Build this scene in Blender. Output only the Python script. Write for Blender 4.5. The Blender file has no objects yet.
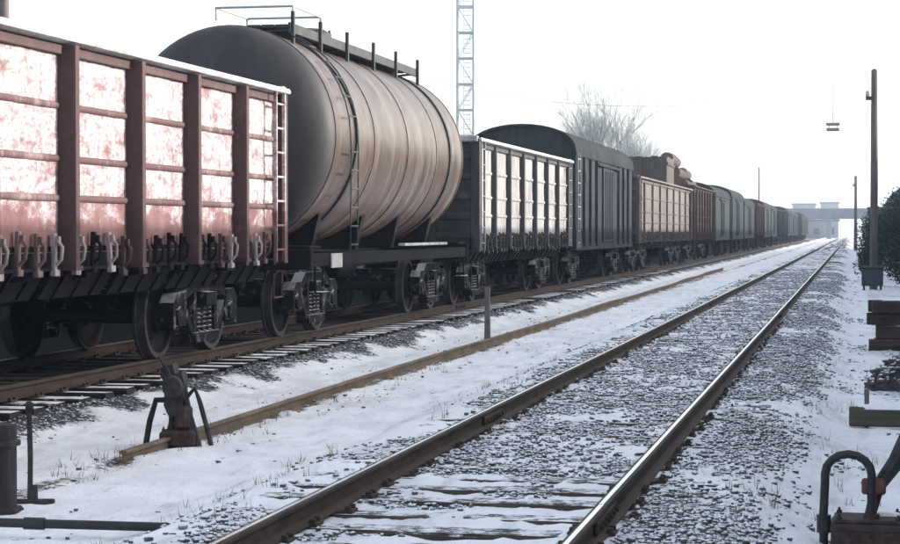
import bpy, math, random
import numpy as np
from mathutils import Vector, Matrix, Euler

random.seed(7)
RNG = np.random.default_rng(11)
SC = bpy.context.scene
COL = SC.collection
R = math.radians

# ------------------------------------------------------------------ camera, sky, sun, exposure
CAM_H = 1.44                                    # metres above the rail head; X right, Y along the track
cam_data = bpy.data.cameras.new('camera')
cam_data.sensor_width = 36.0
cam_data.lens = 78.0
cam_data.clip_start = 0.1
cam_data.clip_end = 6000
cam = bpy.data.objects.new('camera', cam_data)
cam.location = (0, 0, CAM_H)
cam.rotation_euler = (R(90 - 1.2045), 0, R(11.677))
COL.objects.link(cam)
SC.camera = cam

SUN_EL, SUN_AZ = R(14.5), R(68)                 # azimuth clockwise from +Y
sun_dir = Vector((math.sin(SUN_AZ) * math.cos(SUN_EL), math.cos(SUN_AZ) * math.cos(SUN_EL), math.sin(SUN_EL)))
world = bpy.data.worlds.new('World')
SC.world = world
world.use_nodes = True
wn = world.node_tree
wn.nodes.clear()
sky = wn.nodes.new('ShaderNodeTexSky')
sky.sky_type = 'NISHITA'
sky.sun_disc = False
sky.sun_elevation = SUN_EL
sky.sun_rotation = SUN_AZ
sky.air_density = 1.0
sky.dust_density = 3.0
sky.ozone_density = 1.0
hsv = wn.nodes.new('ShaderNodeHueSaturation')
hsv.inputs['Saturation'].default_value = 0.52
bg = wn.nodes.new('ShaderNodeBackground')
bg.inputs['Strength'].default_value = 0.15
wo = wn.nodes.new('ShaderNodeOutputWorld')
wn.links.new(sky.outputs[0], hsv.inputs['Color'])
wn.links.new(hsv.outputs[0], bg.inputs['Color'])
wn.links.new(bg.outputs[0], wo.inputs[0])

sun_data = bpy.data.lights.new('sun', 'SUN')
sun_data.energy = 2.0
sun_data.angle = R(0.6)
sun_data.color = (1.0, 0.945, 0.9)
sun = bpy.data.objects.new('sun', sun_data)
sun.rotation_euler = sun_dir.to_track_quat('Z', 'Y').to_euler()
sun.location = (40, 20, 30)
COL.objects.link(sun)

SC.view_settings.view_transform = 'Standard'
SC.view_settings.look = 'None'
SC.view_settings.gamma = 1.0
SC.view_settings.use_curve_mapping = False
SC.view_settings.exposure = 1.8
try:
    SC.cycles.volume_bounces = 1
    SC.cycles.max_bounces = 6
    SC.cycles.use_denoising = True
except Exception:
    pass

# ------------------------------------------------------------------ material helpers
class N:
    def __init__(self, name):
        self.m = bpy.data.materials.new(name)
        self.m.use_nodes = True
        self.t = self.m.node_tree
        self.b = self.t.nodes['Principled BSDF']
        self.pos = self.t.nodes.new('ShaderNodeNewGeometry')

    def set(self, sock, val):
        if hasattr(val, 'links'):
            self.t.links.new(val, sock)
        elif isinstance(val, (tuple, list)):
            sock.default_value = tuple(val) + ((1.0,) if len(val) == 3 and sock.type == 'RGBA' else ())
        else:
            sock.default_value = val

    def mapped(self, scale=(1, 1, 1)):
        n = self.t.nodes.new('ShaderNodeMapping')
        self.t.links.new(self.pos.outputs['Position'], n.inputs['Vector'])
        n.inputs['Scale'].default_value = scale
        return n.outputs[0]

    def noise(self, scale=5, detail=5, rough=0.6, stretch=(1, 1, 1), dist=0.0):
        n = self.t.nodes.new('ShaderNodeTexNoise')
        self.t.links.new(self.mapped(stretch), n.inputs['Vector'])
        n.inputs['Scale'].default_value = scale
        n.inputs['Detail'].default_value = detail
        n.inputs['Roughness'].default_value = rough
        n.inputs['Distortion'].default_value = dist
        return n.outputs[0]

    def ramp(self, fac, *stops):
        n = self.t.nodes.new('ShaderNodeValToRGB')
        e = n.color_ramp.elements
        while len(e) < len(stops):
            e.new(0.5)
        for el, (p, c) in zip(e, stops):
            el.position = p
            if not isinstance(c, (tuple, list)):
                c = (c, c, c)
            el.color = tuple(c) + (1,)
        self.set(n.inputs[0], fac)
        return n.outputs[0]

    def mix(self, fac, a, b, mode='MIX'):
        n = self.t.nodes.new('ShaderNodeMix')
        n.data_type = 'RGBA'
        n.blend_type = mode
        self.set(n.inputs[0], fac)
        self.set(n.inputs[6], a)
        self.set(n.inputs[7], b)
        return n.outputs[2]

    def math(self, op, a, b=0.0, clamp=False):
        n = self.t.nodes.new('ShaderNodeMath')
        n.operation = op
        n.use_clamp = clamp
        self.set(n.inputs[0], a)
        self.set(n.inputs[1], b)
        return n.outputs[0]

    def sep(self, out, axis):
        n = self.t.nodes.new('ShaderNodeSeparateXYZ')
        self.t.links.new(out, n.inputs[0])
        return n.outputs[axis]

    def attr(self, name):
        n = self.t.nodes.new('ShaderNodeAttribute')
        n.attribute_name = name
        return n.outputs['Fac']

    def bump(self, height, strength=0.4, dist=0.02):
        n = self.t.nodes.new('ShaderNodeBump')
        n.inputs['Strength'].default_value = strength
        n.inputs['Distance'].default_value = dist
        self.set(n.inputs['Height'], height)
        self.t.links.new(n.outputs[0], self.b.inputs['Normal'])

    def out(self, color, rough=0.7, metal=0.0, spec=0.5):
        self.set(self.b.inputs['Base Color'], color)
        self.set(self.b.inputs['Roughness'], rough)
        self.set(self.b.inputs['Metallic'], metal)
        self.set(self.b.inputs['Specular IOR Level'], spec)
        return self.m


def weathered(name, base, wear, rust=(0.10, 0.05, 0.035), amount=0.5, soft=0.12, streak=(1, 1, 0.35),
              scale=2.2, rough=0.75, rust_amt=0.64, spec=0.3):
    """Paint of colour base with bleached or frosted patches wear and rust spots."""
    n = N(name)
    a = n.noise(scale, 7, 0.68, streak, 0.4)
    f = n.ramp(a, (amount - soft, 0.0), (amount + soft, 1.0))
    c = n.mix(f, base, wear)
    b = n.noise(scale * 3.1, 6, 0.7, (1, 1, 0.5))
    g = n.ramp(b, (rust_amt, 0.0), (rust_amt + 0.09, 1.0))
    c = n.mix(g, c, rust)
    d = n.noise(scale * 9, 4, 0.6)
    c = n.mix(0.35, c, n.mix(1.0, c, n.ramp(d, (0.25, 0.45), (0.7, 1.15)), 'MULTIPLY'))
    n.bump(d, 0.25, 0.01)
    return n.out(c, rough, 0.0, spec)


def plain(name, col, var=0.3, scale=6, rough=0.8, metal=0.0, spec=0.3, bump=0.3, stretch=(1, 1, 1)):
    n = N(name)
    a = n.noise(scale, 6, 0.65, stretch)
    lo = tuple(x * (1 - var) for x in col)
    hi = tuple(min(1, x * (1 + var)) for x in col)
    c = n.ramp(a, (0.3, lo), (0.7, hi))
    if bump:
        n.bump(n.noise(scale * 4, 4, 0.6, stretch), bump, 0.01)
    return n.out(c, rough, metal, spec)


M = {}
# ground: snow over dark ballast; the mask is where snow has not settled
n = N('snowy_ground')
d1 = n.attr('dirt')
spk = n.noise(17, 5, 0.75)
mask = n.math('ADD', d1, n.math('MULTIPLY', n.math('SUBTRACT', spk, 0.5), 1.5))
mask = n.ramp(mask, (0.42, 0.0), (0.62, 1.0))
snow_c = n.mix(n.ramp(n.noise(1.3, 6, 0.6), (0.35, 0.0), (0.7, 1.0)), (0.88, 0.895, 0.92), (0.72, 0.73, 0.755))
snow_c = n.mix(n.ramp(n.noise(2.4, 7, 0.72, (1.6, 0.35, 1)), (0.52, 0.0), (0.74, 0.75)), snow_c, (0.36, 0.345, 0.34))
snow_c = n.mix(n.ramp(n.noise(34, 3, 0.6), (0.63, 0.0), (0.72, 0.55)), snow_c, (0.30, 0.28, 0.26))
grit = n.ramp(n.noise(42, 5, 0.75), (0.3, (0.012, 0.012, 0.014)), (0.52, (0.05, 0.05, 0.055)), (0.75, (0.17, 0.165, 0.16)))
mud = n.ramp(n.noise(12, 5, 0.7), (0.3, (0.06, 0.045, 0.03)), (0.7, (0.2, 0.16, 0.115)))
under = n.mix(n.attr('mud'), grit, mud)
under = n.mix(n.attr('cinder_shade'), under, n.ramp(n.noise(30, 5, 0.7), (0.3, (0.006, 0.006, 0.007)), (0.7, (0.016, 0.0155, 0.016))))  # cinders blackened further to paint the dark under and behind the train
n.bump(n.noise(30, 5, 0.7), 0.55, 0.03)
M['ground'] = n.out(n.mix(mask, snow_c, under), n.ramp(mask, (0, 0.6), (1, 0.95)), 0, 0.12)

n = N('snow')
M['snow'] = n.out(n.ramp(n.noise(20, 4, 0.6), (0.3, (0.76, 0.77, 0.79)), (0.6, (0.89, 0.9, 0.92))), 0.6, 0, 0.25)
n.bump(n.noise(40, 4, 0.6), 0.4, 0.01)

n = N('ballast_stone')
sc_ = n.ramp(n.noise(11, 3, 0.7), (0.3, (0.03, 0.031, 0.037)), (0.5, (0.09, 0.09, 0.096)), (0.7, (0.24, 0.235, 0.235)))
up = n.sep(n.pos.outputs['Normal'], 2)
fr = n.math('ADD', up, n.math('MULTIPLY', n.noise(9, 4, 0.7), 1.4))
fr = n.ramp(fr, (0.0, 0.0), (1.0, 1.0))
fm = n.t.nodes.new('ShaderNodeMapRange')
fm.inputs['From Min'].default_value = 1.22
fm.inputs['From Max'].default_value = 1.5
n.t.links.new(n.math('ADD', up, n.math('MULTIPLY', n.noise(9, 4, 0.7), 1.4)), fm.inputs['Value'])
M['stone'] = n.out(n.mix(fm.outputs[0], sc_, (0.74, 0.75, 0.78)), 0.85, 0, 0.25)
n.bump(n.noise(70, 4, 0.6), 0.4, 0.01)

n = N('rail_side_rust')
c = n.ramp(n.noise(9, 5, 0.7, (1, 0.3, 1)), (0.3, (0.028, 0.02, 0.016)), (0.7, (0.085, 0.058, 0.044)))
n.bump(n.noise(80, 4, 0.6), 0.3, 0.005)
M['rail_rust'] = n.out(c, 0.8, 0.0, 0.25)
n = N('rail_head_polished')
c = n.ramp(n.noise(6, 4, 0.6, (3, 0.15, 1)), (0.3, (0.66, 0.64, 0.61)), (0.7, (0.86, 0.85, 0.83)))
M['rail_head'] = n.out(c, n.ramp(n.noise(5, 4, 0.6, (2, 0.2, 1)), (0.3, 0.2), (0.75, 0.38)), 1.0, 0.5)
n = N('rail_head_dull')
c = n.ramp(n.noise(6, 5, 0.7, (3, 0.2, 1)), (0.3, (0.16, 0.125, 0.095)), (0.7, (0.38, 0.33, 0.28)))
M['rail_head_dull'] = n.out(c, 0.55, 0.35, 0.4)
M['rail_brown'] = plain('old_rail_brown', (0.155, 0.113, 0.078), 0.5, 7, 0.85, stretch=(1, 0.25, 1))
n = N('creosoted_sleeper')
g = n.noise(26, 5, 0.7, (0.12, 1, 1))
c = n.ramp(g, (0.3, (0.02, 0.016, 0.013)), (0.6, (0.07, 0.055, 0.045)), (0.8, (0.13, 0.11, 0.095)))
sm = n.t.nodes.new('ShaderNodeMapRange')
sm.inputs['From Min'].default_value = 1.43
sm.inputs['From Max'].default_value = 1.56
n.t.links.new(n.math('ADD', n.sep(n.pos.outputs['Normal'], 2), n.noise(7, 6, 0.75)), sm.inputs['Value'])
n.bump(g, 0.6, 0.012)
M['sleeper'] = n.out(n.mix(sm.outputs[0], c, (0.74, 0.75, 0.78)), 0.85, 0, 0.2)

# gondola paint
n = N('red_wagon_side')
zz = n.sep(n.pos.outputs['Position'], 2)
a = n.noise(2.1, 7, 0.72, (1, 1, 2.0), 0.5)
a2 = n.noise(5.5, 5, 0.7, (1, 1.2, 0.6))
hmask = n.t.nodes.new('ShaderNodeMapRange')  # less bleached low down, shade of the lower side put into the paint
hmask.inputs['From Min'].default_value = 1.35
hmask.inputs['From Max'].default_value = 1.85
hmask.inputs['To Min'].default_value = -0.17
hmask.inputs['To Max'].default_value = 0.06
n.t.links.new(zz, hmask.inputs['Value'])
f = n.math('ADD', n.math('ADD', n.math('MULTIPLY', a, 0.72), n.math('MULTIPLY', a2, 0.36)), hmask.outputs[0])
f = n.ramp(f, (0.46, 0.0), (0.60, 1.0))
red = n.ramp(n.noise(4, 5, 0.6), (0.3, (0.125, 0.064, 0.064)), (0.7, (0.215, 0.122, 0.12)))
pale = n.ramp(n.noise(14, 5, 0.7, (1, 1, 1.6)), (0.3, (0.19, 0.135, 0.138)), (0.46, (0.36, 0.305, 0.315)), (0.66, (0.56, 0.53, 0.54)))
sm_ = n.ramp(n.noise(3.2, 6, 0.7, (1, 1, 3.6), 0.3), (0.52, 0.0), (0.66, 0.8))
pale = n.mix(sm_, pale, (0.155, 0.09, 0.09))
c = n.mix(f, red, pale)
c = n.mix(n.ramp(n.noise(9, 5, 0.7, (1, 1, 0.5)), (0.60, 0.0), (0.70, 0.85)), c, (0.13, 0.075, 0.07))
c = n.mix(n.ramp(n.noise(7, 5, 0.7, (1, 1.3, 0.12)), (0.56, 0.0), (0.68, 0.7)), c, (0.17, 0.085, 0.08))
n.bump(n.noise(30, 4, 0.6), 0.25, 0.01)
M['red_side'] = n.out(c, 0.8, 0, 0.2)
M['red_frame'] = weathered('red_wagon_frame', (0.062, 0.034, 0.034), (0.12, 0.078, 0.077), amount=0.62, rust_amt=0.6)
M['red_rib'] = weathered('red_wagon_rib', (0.09, 0.048, 0.047), (0.3, 0.22, 0.22), amount=0.6, rust_amt=0.66)
M['pale_cap'] = weathered('pale_cap_rail', (0.26, 0.245, 0.24), (0.5, 0.49, 0.485), (0.14, 0.1, 0.09), amount=0.45, rust_amt=0.62, scale=3)
M['latch_pale'] = weathered('pale_latch', (0.2, 0.16, 0.16), (0.4, 0.36, 0.36), amount=0.5, scale=9)
M['grey_side'] = weathered('grey_wagon_side', (0.15, 0.148, 0.15), (0.30, 0.295, 0.29), (0.09, 0.08, 0.077), amount=0.47, scale=3.2, rust_amt=0.64)
M['grey_frame'] = weathered('grey_wagon_frame', (0.04, 0.04, 0.042), (0.1, 0.098, 0.098), amount=0.62)
M['tan_side'] = weathered('tan_wagon_side', (0.085, 0.07, 0.065), (0.145, 0.126, 0.12), (0.11, 0.085, 0.075), amount=0.5, scale=1.2)
M['tan_frame'] = weathered('tan_wagon_frame', (0.07, 0.058, 0.054), (0.12, 0.104, 0.098), amount=0.55)
M['slate_side'] = weathered('slate_wagon_side', (0.020, 0.025, 0.030), (0.040, 0.046, 0.052), (0.045, 0.035, 0.03), amount=0.5, rough=0.9, spec=0.06)
M['brown_side'] = weathered('brown_wagon_side', (0.045, 0.029, 0.027), (0.075, 0.055, 0.05), (0.04, 0.025, 0.02), amount=0.5, rough=0.9, spec=0.06)
M['green_side'] = weathered('green_grey_wagon_side', (0.024, 0.03, 0.029), (0.045, 0.053, 0.051), (0.05, 0.04, 0.03), amount=0.5, rough=0.9, spec=0.06)
M['roof_dark'] = weathered('dark_wagon_roof', (0.02, 0.023, 0.026), (0.036, 0.04, 0.044), (0.035, 0.03, 0.028), amount=0.55, rough=0.9, spec=0.06)
M['under'] = plain('sooty_underframe', (0.008, 0.008, 0.009), 0.6, 5, 0.9, 0.0, 0.12)
n = N('frosted_bogie_steel')
a = n.noise(7, 5, 0.7)
c = n.ramp(a, (0.4, (0.006, 0.006, 0.007)), (0.56, (0.013, 0.013, 0.014)), (0.72, (0.3, 0.3, 0.31)))
um = n.t.nodes.new('ShaderNodeMapRange')
um.inputs['From Min'].default_value = 1.0
um.inputs['From Max'].default_value = 1.35
n.t.links.new(n.math('ADD', n.sep(n.pos.outputs['Normal'], 2), n.noise(5, 5, 0.7)), um.inputs['Value'])
M['bogie'] = n.out(n.mix(um.outputs[0], c, (0.6, 0.61, 0.64)), 0.85, 0, 0.12)
M['wheel'] = plain('worn_wheel_steel', (0.011, 0.0105, 0.0105), 0.5, 8, 0.75, 0.0, 0.15)
M['tread'] = plain('worn_wheel_tread', (0.045, 0.043, 0.042), 0.5, 8, 0.6, 0.2)
# tank: dirty grey brown with runs
n = N('stained_tank_paint')
a = n.noise(1.0, 6, 0.65, (0.3, 2.6, 0.3))
b = n.noise(2.3, 7, 0.7, (1, 1, 0.6))
c = n.ramp(a, (0.32, (0.018, 0.0125, 0.0105)), (0.5, (0.05, 0.036, 0.029)), (0.66, (0.125, 0.102, 0.088)))
c = n.mix(n.ramp(b, (0.44, 0.0), (0.64, 0.85)), c, (0.07, 0.04, 0.028))
c = n.mix(n.ramp(n.noise(1.4, 6, 0.7, (0.3, 5, 0.25)), (0.56, 0.0), (0.64, 0.7)), c, (0.035, 0.031, 0.03))
n.bump(n.noise(6, 4, 0.6), 0.12, 0.02)
M['tank'] = n.out(c, n.ramp(n.noise(3, 5, 0.6), (0.3, 0.3), (0.7, 0.5)), 0.0, 0.4)
M['tank_end'] = weathered('shade_dark_tank_end', (0.026, 0.025, 0.027), (0.05, 0.046, 0.046), (0.05, 0.036, 0.03), amount=0.55, scale=1.4, rough=0.6)  # ends coloured near black to paint in the shade on them
M['tank_dark'] = plain('dark_tank_trim', (0.028, 0.03, 0.033), 0.5, 5, 0.7)
M['wood_dark'] = plain('weathered_pole_wood', (0.115, 0.098, 0.095), 0.4, 10, 0.9, stretch=(1, 1, 0.1))
M['stub_wood'] = plain('tarred_stub_wood', (0.035, 0.028, 0.03), 0.5, 14, 0.9, stretch=(1, 1, 0.15))
M['plank'] = plain('old_olive_plank', (0.075, 0.07, 0.052), 0.5, 12, 0.9, stretch=(0.15, 1, 1))
M['black_pipe'] = plain('black_iron_pipe', (0.018, 0.019, 0.022), 0.5, 12, 0.55, 0.0, 0.4)
M['iron'] = plain('dark_cast_iron', (0.032, 0.03, 0.03), 0.6, 14, 0.75)
M['rust_iron'] = plain('rusty_brown_iron', (0.05, 0.034, 0.03), 0.6, 14, 0.85)
M['red_iron'] = plain('reddish_rusted_iron', (0.11, 0.045, 0.038), 0.5, 14, 0.8)
M['concrete'] = plain('pale_concrete', (0.33, 0.315, 0.31), 0.25, 9, 0.9)
M['picket'] = plain('weathered_picket', (0.15, 0.135, 0.135), 0.35, 9, 0.9)
M['concrete_dark'] = plain('dark_stained_concrete', (0.09, 0.1, 0.115), 0.3, 0.6, 0.9)
M['steel_grey'] = plain('galvanised_lattice_steel', (0.36, 0.4, 0.43), 0.15, 5, 0.5, 0.3)
M['bark'] = plain('bare_tree_bark', (0.17, 0.175, 0.18), 0.4, 12, 0.9)
M['twig'] = plain('haze_pale_twigs', (0.17, 0.195, 0.21), 0.4, 6, 0.9, bump=0)  # pale bluish tone puts distance haze into the twig colour
M['needle'] = plain('dark_evergreen', (0.022, 0.04, 0.026), 0.5, 3, 0.8, bump=0)
M['log_bark'] = plain('dark_log_bark', (0.05, 0.037, 0.034), 0.5, 9, 0.95)
M['log_end'] = plain('cut_log_end', (0.1, 0.078, 0.062), 0.3, 9, 0.9)
M['board'] = plain('brown_crate_board', (0.07, 0.058, 0.052), 0.35, 9, 0.9, stretch=(1, 1, 0.15))
M['shed_wall'] = plain('dark_shed_boarding', (0.055, 0.06, 0.068), 0.3, 3, 0.9, stretch=(1, 1, 0.12))
M['shed_roof'] = plain('grey_shed_roof', (0.12, 0.125, 0.135), 0.3, 2, 0.9)
M['block_wall'] = plain('far_block_render', (0.2, 0.215, 0.235), 0.12, 0.4, 0.9)
M['glass'] = plain('far_window_glass', (0.05, 0.06, 0.07), 0.2, 2, 0.2, bump=0)
M['dry_grass'] = plain('dry_winter_grass', (0.17, 0.14, 0.085), 0.4, 6, 0.9, bump=0)
M['lamp_grey'] = plain('grey_lamp_housing', (0.22, 0.22, 0.225), 0.2, 5, 0.6)
M['cable'] = plain('thin_steel_cable', (0.06, 0.06, 0.065), 0.1, 5, 0.6, bump=0)
M['cabinet'] = plain('dark_blue_grey_cabinet', (0.04, 0.047, 0.058), 0.3, 6, 0.6)
M['heap'] = plain('dark_cinder_heap', (0.035, 0.032, 0.036), 0.6, 9, 0.95)


# ------------------------------------------------------------------ mesh helpers
class MB:
    def __init__(self):
        self.v, self.f, self.mi = [], [], []
        self.cur = 0

    def add(self, vs, fs):
        o = len(self.v)
        self.v += [tuple(p) for p in vs]
        self.f += [tuple(i + o for i in f) for f in fs]
        self.mi += [self.cur] * len(fs)
        return self

    def box(self, c, s, rot=None, taper=1.0):
        x, y, z = s[0] / 2, s[1] / 2, s[2] / 2
        vs = [Vector((sx * x * (taper if sz > 0 else 1), sy * y * (taper if sz > 0 else 1), sz * z))
              for sz in (-1, 1) for sx, sy in ((-1, -1), (1, -1), (1, 1), (-1, 1))]
        if rot is not None:
            m = Euler(rot).to_matrix()
            vs = [m @ p for p in vs]
        c = Vector(c)
        return self.add([p + c for p in vs], [(3, 2, 1, 0), (4, 5, 6, 7), (0, 1, 5, 4), (1, 2, 6, 5), (2, 3, 7, 6), (3, 0, 4, 7)])

    def bbox(self, x0, x1, y0, y1, z0, z1):
        return self.box(((x0 + x1) / 2, (y0 + y1) / 2, (z0 + z1) / 2), (x1 - x0, y1 - y0, z1 - z0))

    def cbox(self, x0, x1, y0, y1, z0, z1, b=0.01):
        """box with chamfered edges"""
        vs, idx = [], {}
        X, Y, Z = (x0, x1), (y0, y1), (z0, z1)
        for i in (0, 1):
            for j in (0, 1):
                for k in (0, 1):
                    for a in range(3):
                        p = [X[i], Y[j], Z[k]]
                        s = [(1, -1)[i], (1, -1)[j], (1, -1)[k]]
                        for q in range(3):
                            if q != a:
                                p[q] += s[q] * b
                        idx[(i, j, k, a)] = len(vs)
                        vs.append(p)
        fs = []
        g = lambda i, j, k, a: idx[(i, j, k, a)]
        for i in (0, 1):
            q = [g(i, 0, 0, 0), g(i, 1, 0, 0), g(i, 1, 1, 0), g(i, 0, 1, 0)]; fs.append(q if i else q[::-1])
            q = [g(0, i, 0, 1), g(0, i, 1, 1), g(1, i, 1, 1), g(1, i, 0, 1)]; fs.append(q if i else q[::-1])
            q = [g(0, 0, i, 2), g(1, 0, i, 2), g(1, 1, i, 2), g(0, 1, i, 2)]; fs.append(q if i else q[::-1])
        for i in (0, 1):
            for j in (0, 1):
                fs.append([g(i, j, 0, 0), g(i, j, 1, 0), g(i, j, 1, 1), g(i, j, 0, 1)][::(1 if i == j else -1)])
                fs.append([g(i, 0, j, 0), g(i, 1, j, 0), g(i, 1, j, 2), g(i, 0, j, 2)][::(-1 if i == j else 1)])
                fs.append([g(0, i, j, 1), g(1, i, j, 1), g(1, i, j, 2), g(0, i, j, 2)][::(1 if i == j else -1)])
                for k in (0, 1):
                    fs.append([g(i, j, k, 0), g(i, j, k, 1), g(i, j, k, 2)][::(-1 if (i + j + k) % 2 == 0 else 1)])
        return self.add(vs, fs)

    def cyl(self, p0, p1, r0, r1=None, n=12, caps=True):
        r1 = r0 if r1 is None else r1
        p0, p1 = Vector(p0), Vector(p1)
        d = (p1 - p0).normalized()
        a = d.orthogonal().normalized()
        b = d.cross(a)
        vs = []
        for p, r in ((p0, r0), (p1, r1)):
            for i in range(n):
                t = 2 * math.pi * i / n
                vs.append(p + a * (r * math.cos(t)) + b * (r * math.sin(t)))
        fs = [(i, (i + 1) % n, n + (i + 1) % n, n + i) for i in range(n)]
        if caps:
            fs += [tuple(range(n))[::-1], tuple(range(n, 2 * n))]
        return self.add(vs, fs)

    def tube(self, pts, r, n=8, caps=True):
        pts = [Vector(p) for p in pts]
        rr = r if isinstance(r, (list, tuple)) else [r] * len(pts)
        vs, up = [], None
        for i, p in enumerate(pts):
            d = (pts[min(i + 1, len(pts) - 1)] - pts[max(i - 1, 0)]).normalized()
            if up is None:
                up = d.orthogonal().normalized()
            a = (up - d * up.dot(d)).normalized()
            up = a
            b = d.cross(a)
            for k in range(n):
                t = 2 * math.pi * k / n
                vs.append(p + a * (rr[i] * math.cos(t)) + b * (rr[i] * math.sin(t)))
        fs = []
        for i in range(len(pts) - 1):
            for k in range(n):
                k2 = (k + 1) % n
                fs.append((i * n + k, i * n + k2, (i + 1) * n + k2, (i + 1) * n + k))
        if caps:
            fs += [tuple(range(n))[::-1], tuple(range((len(pts) - 1) * n, len(pts) * n))]
        return self.add(vs, fs)

    def lathe(self, prof, origin=(0, 0, 0), axis='x', n=24, closed=False):
        """prof: list of (along axis, radius)"""
        vs = []
        o = Vector(origin)
        for h, r in prof:
            for i in range(n):
                t = 2 * math.pi * i / n
                c, s = r * math.cos(t), r * math.sin(t)
                vs.append(o + Vector({'x': (h, c, s), 'y': (s, h, c), 'z': (c, s, h)}[axis]))
        fs = []
        m = len(prof)
        for j in range(m if closed else m - 1):
            for i in range(n):
                i2, j2 = (i + 1) % n, (j + 1) % m
                fs.append((j * n + i, j * n + i2, j2 * n + i2, j2 * n + i))
        return self.add(vs, fs)

    def prism(self, poly, h0, h1, axis='y'):
        """poly of (a, b) extruded from h0 to h1 along axis; a, b fill the other two axes in order"""
        n = len(poly)
        def P(a, b, h):
            return {'x': (h, a, b), 'y': (a, h, b), 'z': (a, b, h)}[axis]
        vs = [P(a, b, h0) for a, b in poly] + [P(a, b, h1) for a, b in poly]
        fs = [tuple(range(n))[::-1], tuple(range(n, 2 * n))] + [(i, (i + 1) % n, n + (i + 1) % n, n + i) for i in range(n)]
        return self.add(vs, fs)

    def mesh(self, name, mats, smooth=35):
        me = bpy.data.meshes.new(name)
        me.from_pydata(self.v, [], self.f)
        for m in (mats if isinstance(mats, (list, tuple)) else [mats]):
            me.materials.append(m)
        if any(self.mi):
            me.polygons.foreach_set('material_index', self.mi)
        import bmesh
        bm = bmesh.new()
        bm.from_mesh(me)
        bmesh.ops.recalc_face_normals(bm, faces=bm.faces)
        bm.to_mesh(me)
        bm.free()
        if smooth:
            me.polygons.foreach_set('use_smooth', [True] * len(me.polygons))
            me.set_sharp_from_angle(angle=R(smooth))
        me.update()
        return me


def link(name, me, parent=None, loc=(0, 0, 0), rot=(0, 0, 0), scale=(1, 1, 1)):
    o = bpy.data.objects.new(name, me)
    COL.objects.link(o)
    o.location = loc
    o.rotation_euler = rot
    o.scale = scale
    if parent is not None:
        o.parent = parent
    return o


def tag(o, label=None, cat=None, group=None, kind=None):
    if label: o['label'] = label
    if cat: o['category'] = cat
    if group: o['group'] = group
    if kind: o['kind'] = kind
    return o


def empty(name, loc=(0, 0, 0), rot=(0, 0, 0), parent=None):
    o = link(name, None, parent, loc, rot)
    o.empty_display_size = 0.2
    return o


# smooth lattice noise, vectorised
_T = np.random.default_rng(5).random((256, 256))
def vnoise(x, y):
    x = np.asarray(x, float); y = np.asarray(y, float)
    xi, yi = np.floor(x).astype(int), np.floor(y).astype(int)
    fx, fy = x - xi, y - yi
    fx = fx * fx * (3 - 2 * fx); fy = fy * fy * (3 - 2 * fy)
    g = lambda a, b: _T[a % 256, b % 256]
    return (g(xi, yi) * (1 - fx) + g(xi + 1, yi) * fx) * (1 - fy) + (g(xi, yi + 1) * (1 - fx) + g(xi + 1, yi + 1) * fx) * fy
def fbm(x, y, oct=4):
    s, a, t = 0, 0.5, 0
    for k in range(oct):
        s = s + a * vnoise(np.asarray(x) * 2 ** k + 17.3 * k, np.asarray(y) * 2 ** k + 9.1 * k)
        t += a; a *= 0.5
    return s / t
def sstep(a, b, x):
    t = np.clip((np.asarray(x, float) - a) / (b - a), 0, 1)
    return t * t * (3 - 2 * t)

# ------------------------------------------------------------------ layout
NEAR_C, WAG_C, GAUGE = -2.09, -8.5, 1.52        # centre lines of the two tracks
MID_X = -5.52                                   # the old rail between them

def ground_z(x, t):
    x = np.asarray(x, float); t = np.asarray(t, float)
    base = -0.36 + 0.06 * (fbm(x * 0.9, t * 0.6, 4) - 0.5) + 0.06 * (fbm(x * 3.6, t * 3.6, 4) - 0.5) + 0.016 * (vnoise(x * 17, t * 15) - 0.5)
    for c, lev in ((NEAR_C, -0.138), (WAG_C, -0.195)):
        d = np.abs(x - c)
        k = 1 - sstep(1.35, 2.15, d)
        lv = lev + 0.06 * (fbm(x * 2.2 + 31, t * 2.2, 4) - 0.5) + 0.028 * (vnoise(x * 13, t * 13) - 0.5)
        base = base * (1 - k) + lv * k
    # snow drifted over the sleepers close to the camera
    k = (1 - sstep(10.5, 13.5, t)) * (1 - sstep(0.5, 0.9, np.abs(x - NEAR_C)))
    base = base + k * (-0.014 + 0.03 * (fbm(x * 3, t * 3, 2) - 0.5))
    # dark bank added beyond the train to black out the gaps under the wagons
    k = sstep(-10.9, -12.6, x)
    base = base * (1 - k) + (1.3 + 0.5 * (fbm(x * 0.4, t * 0.2, 4) - 0.5)) * k
    return base

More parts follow.
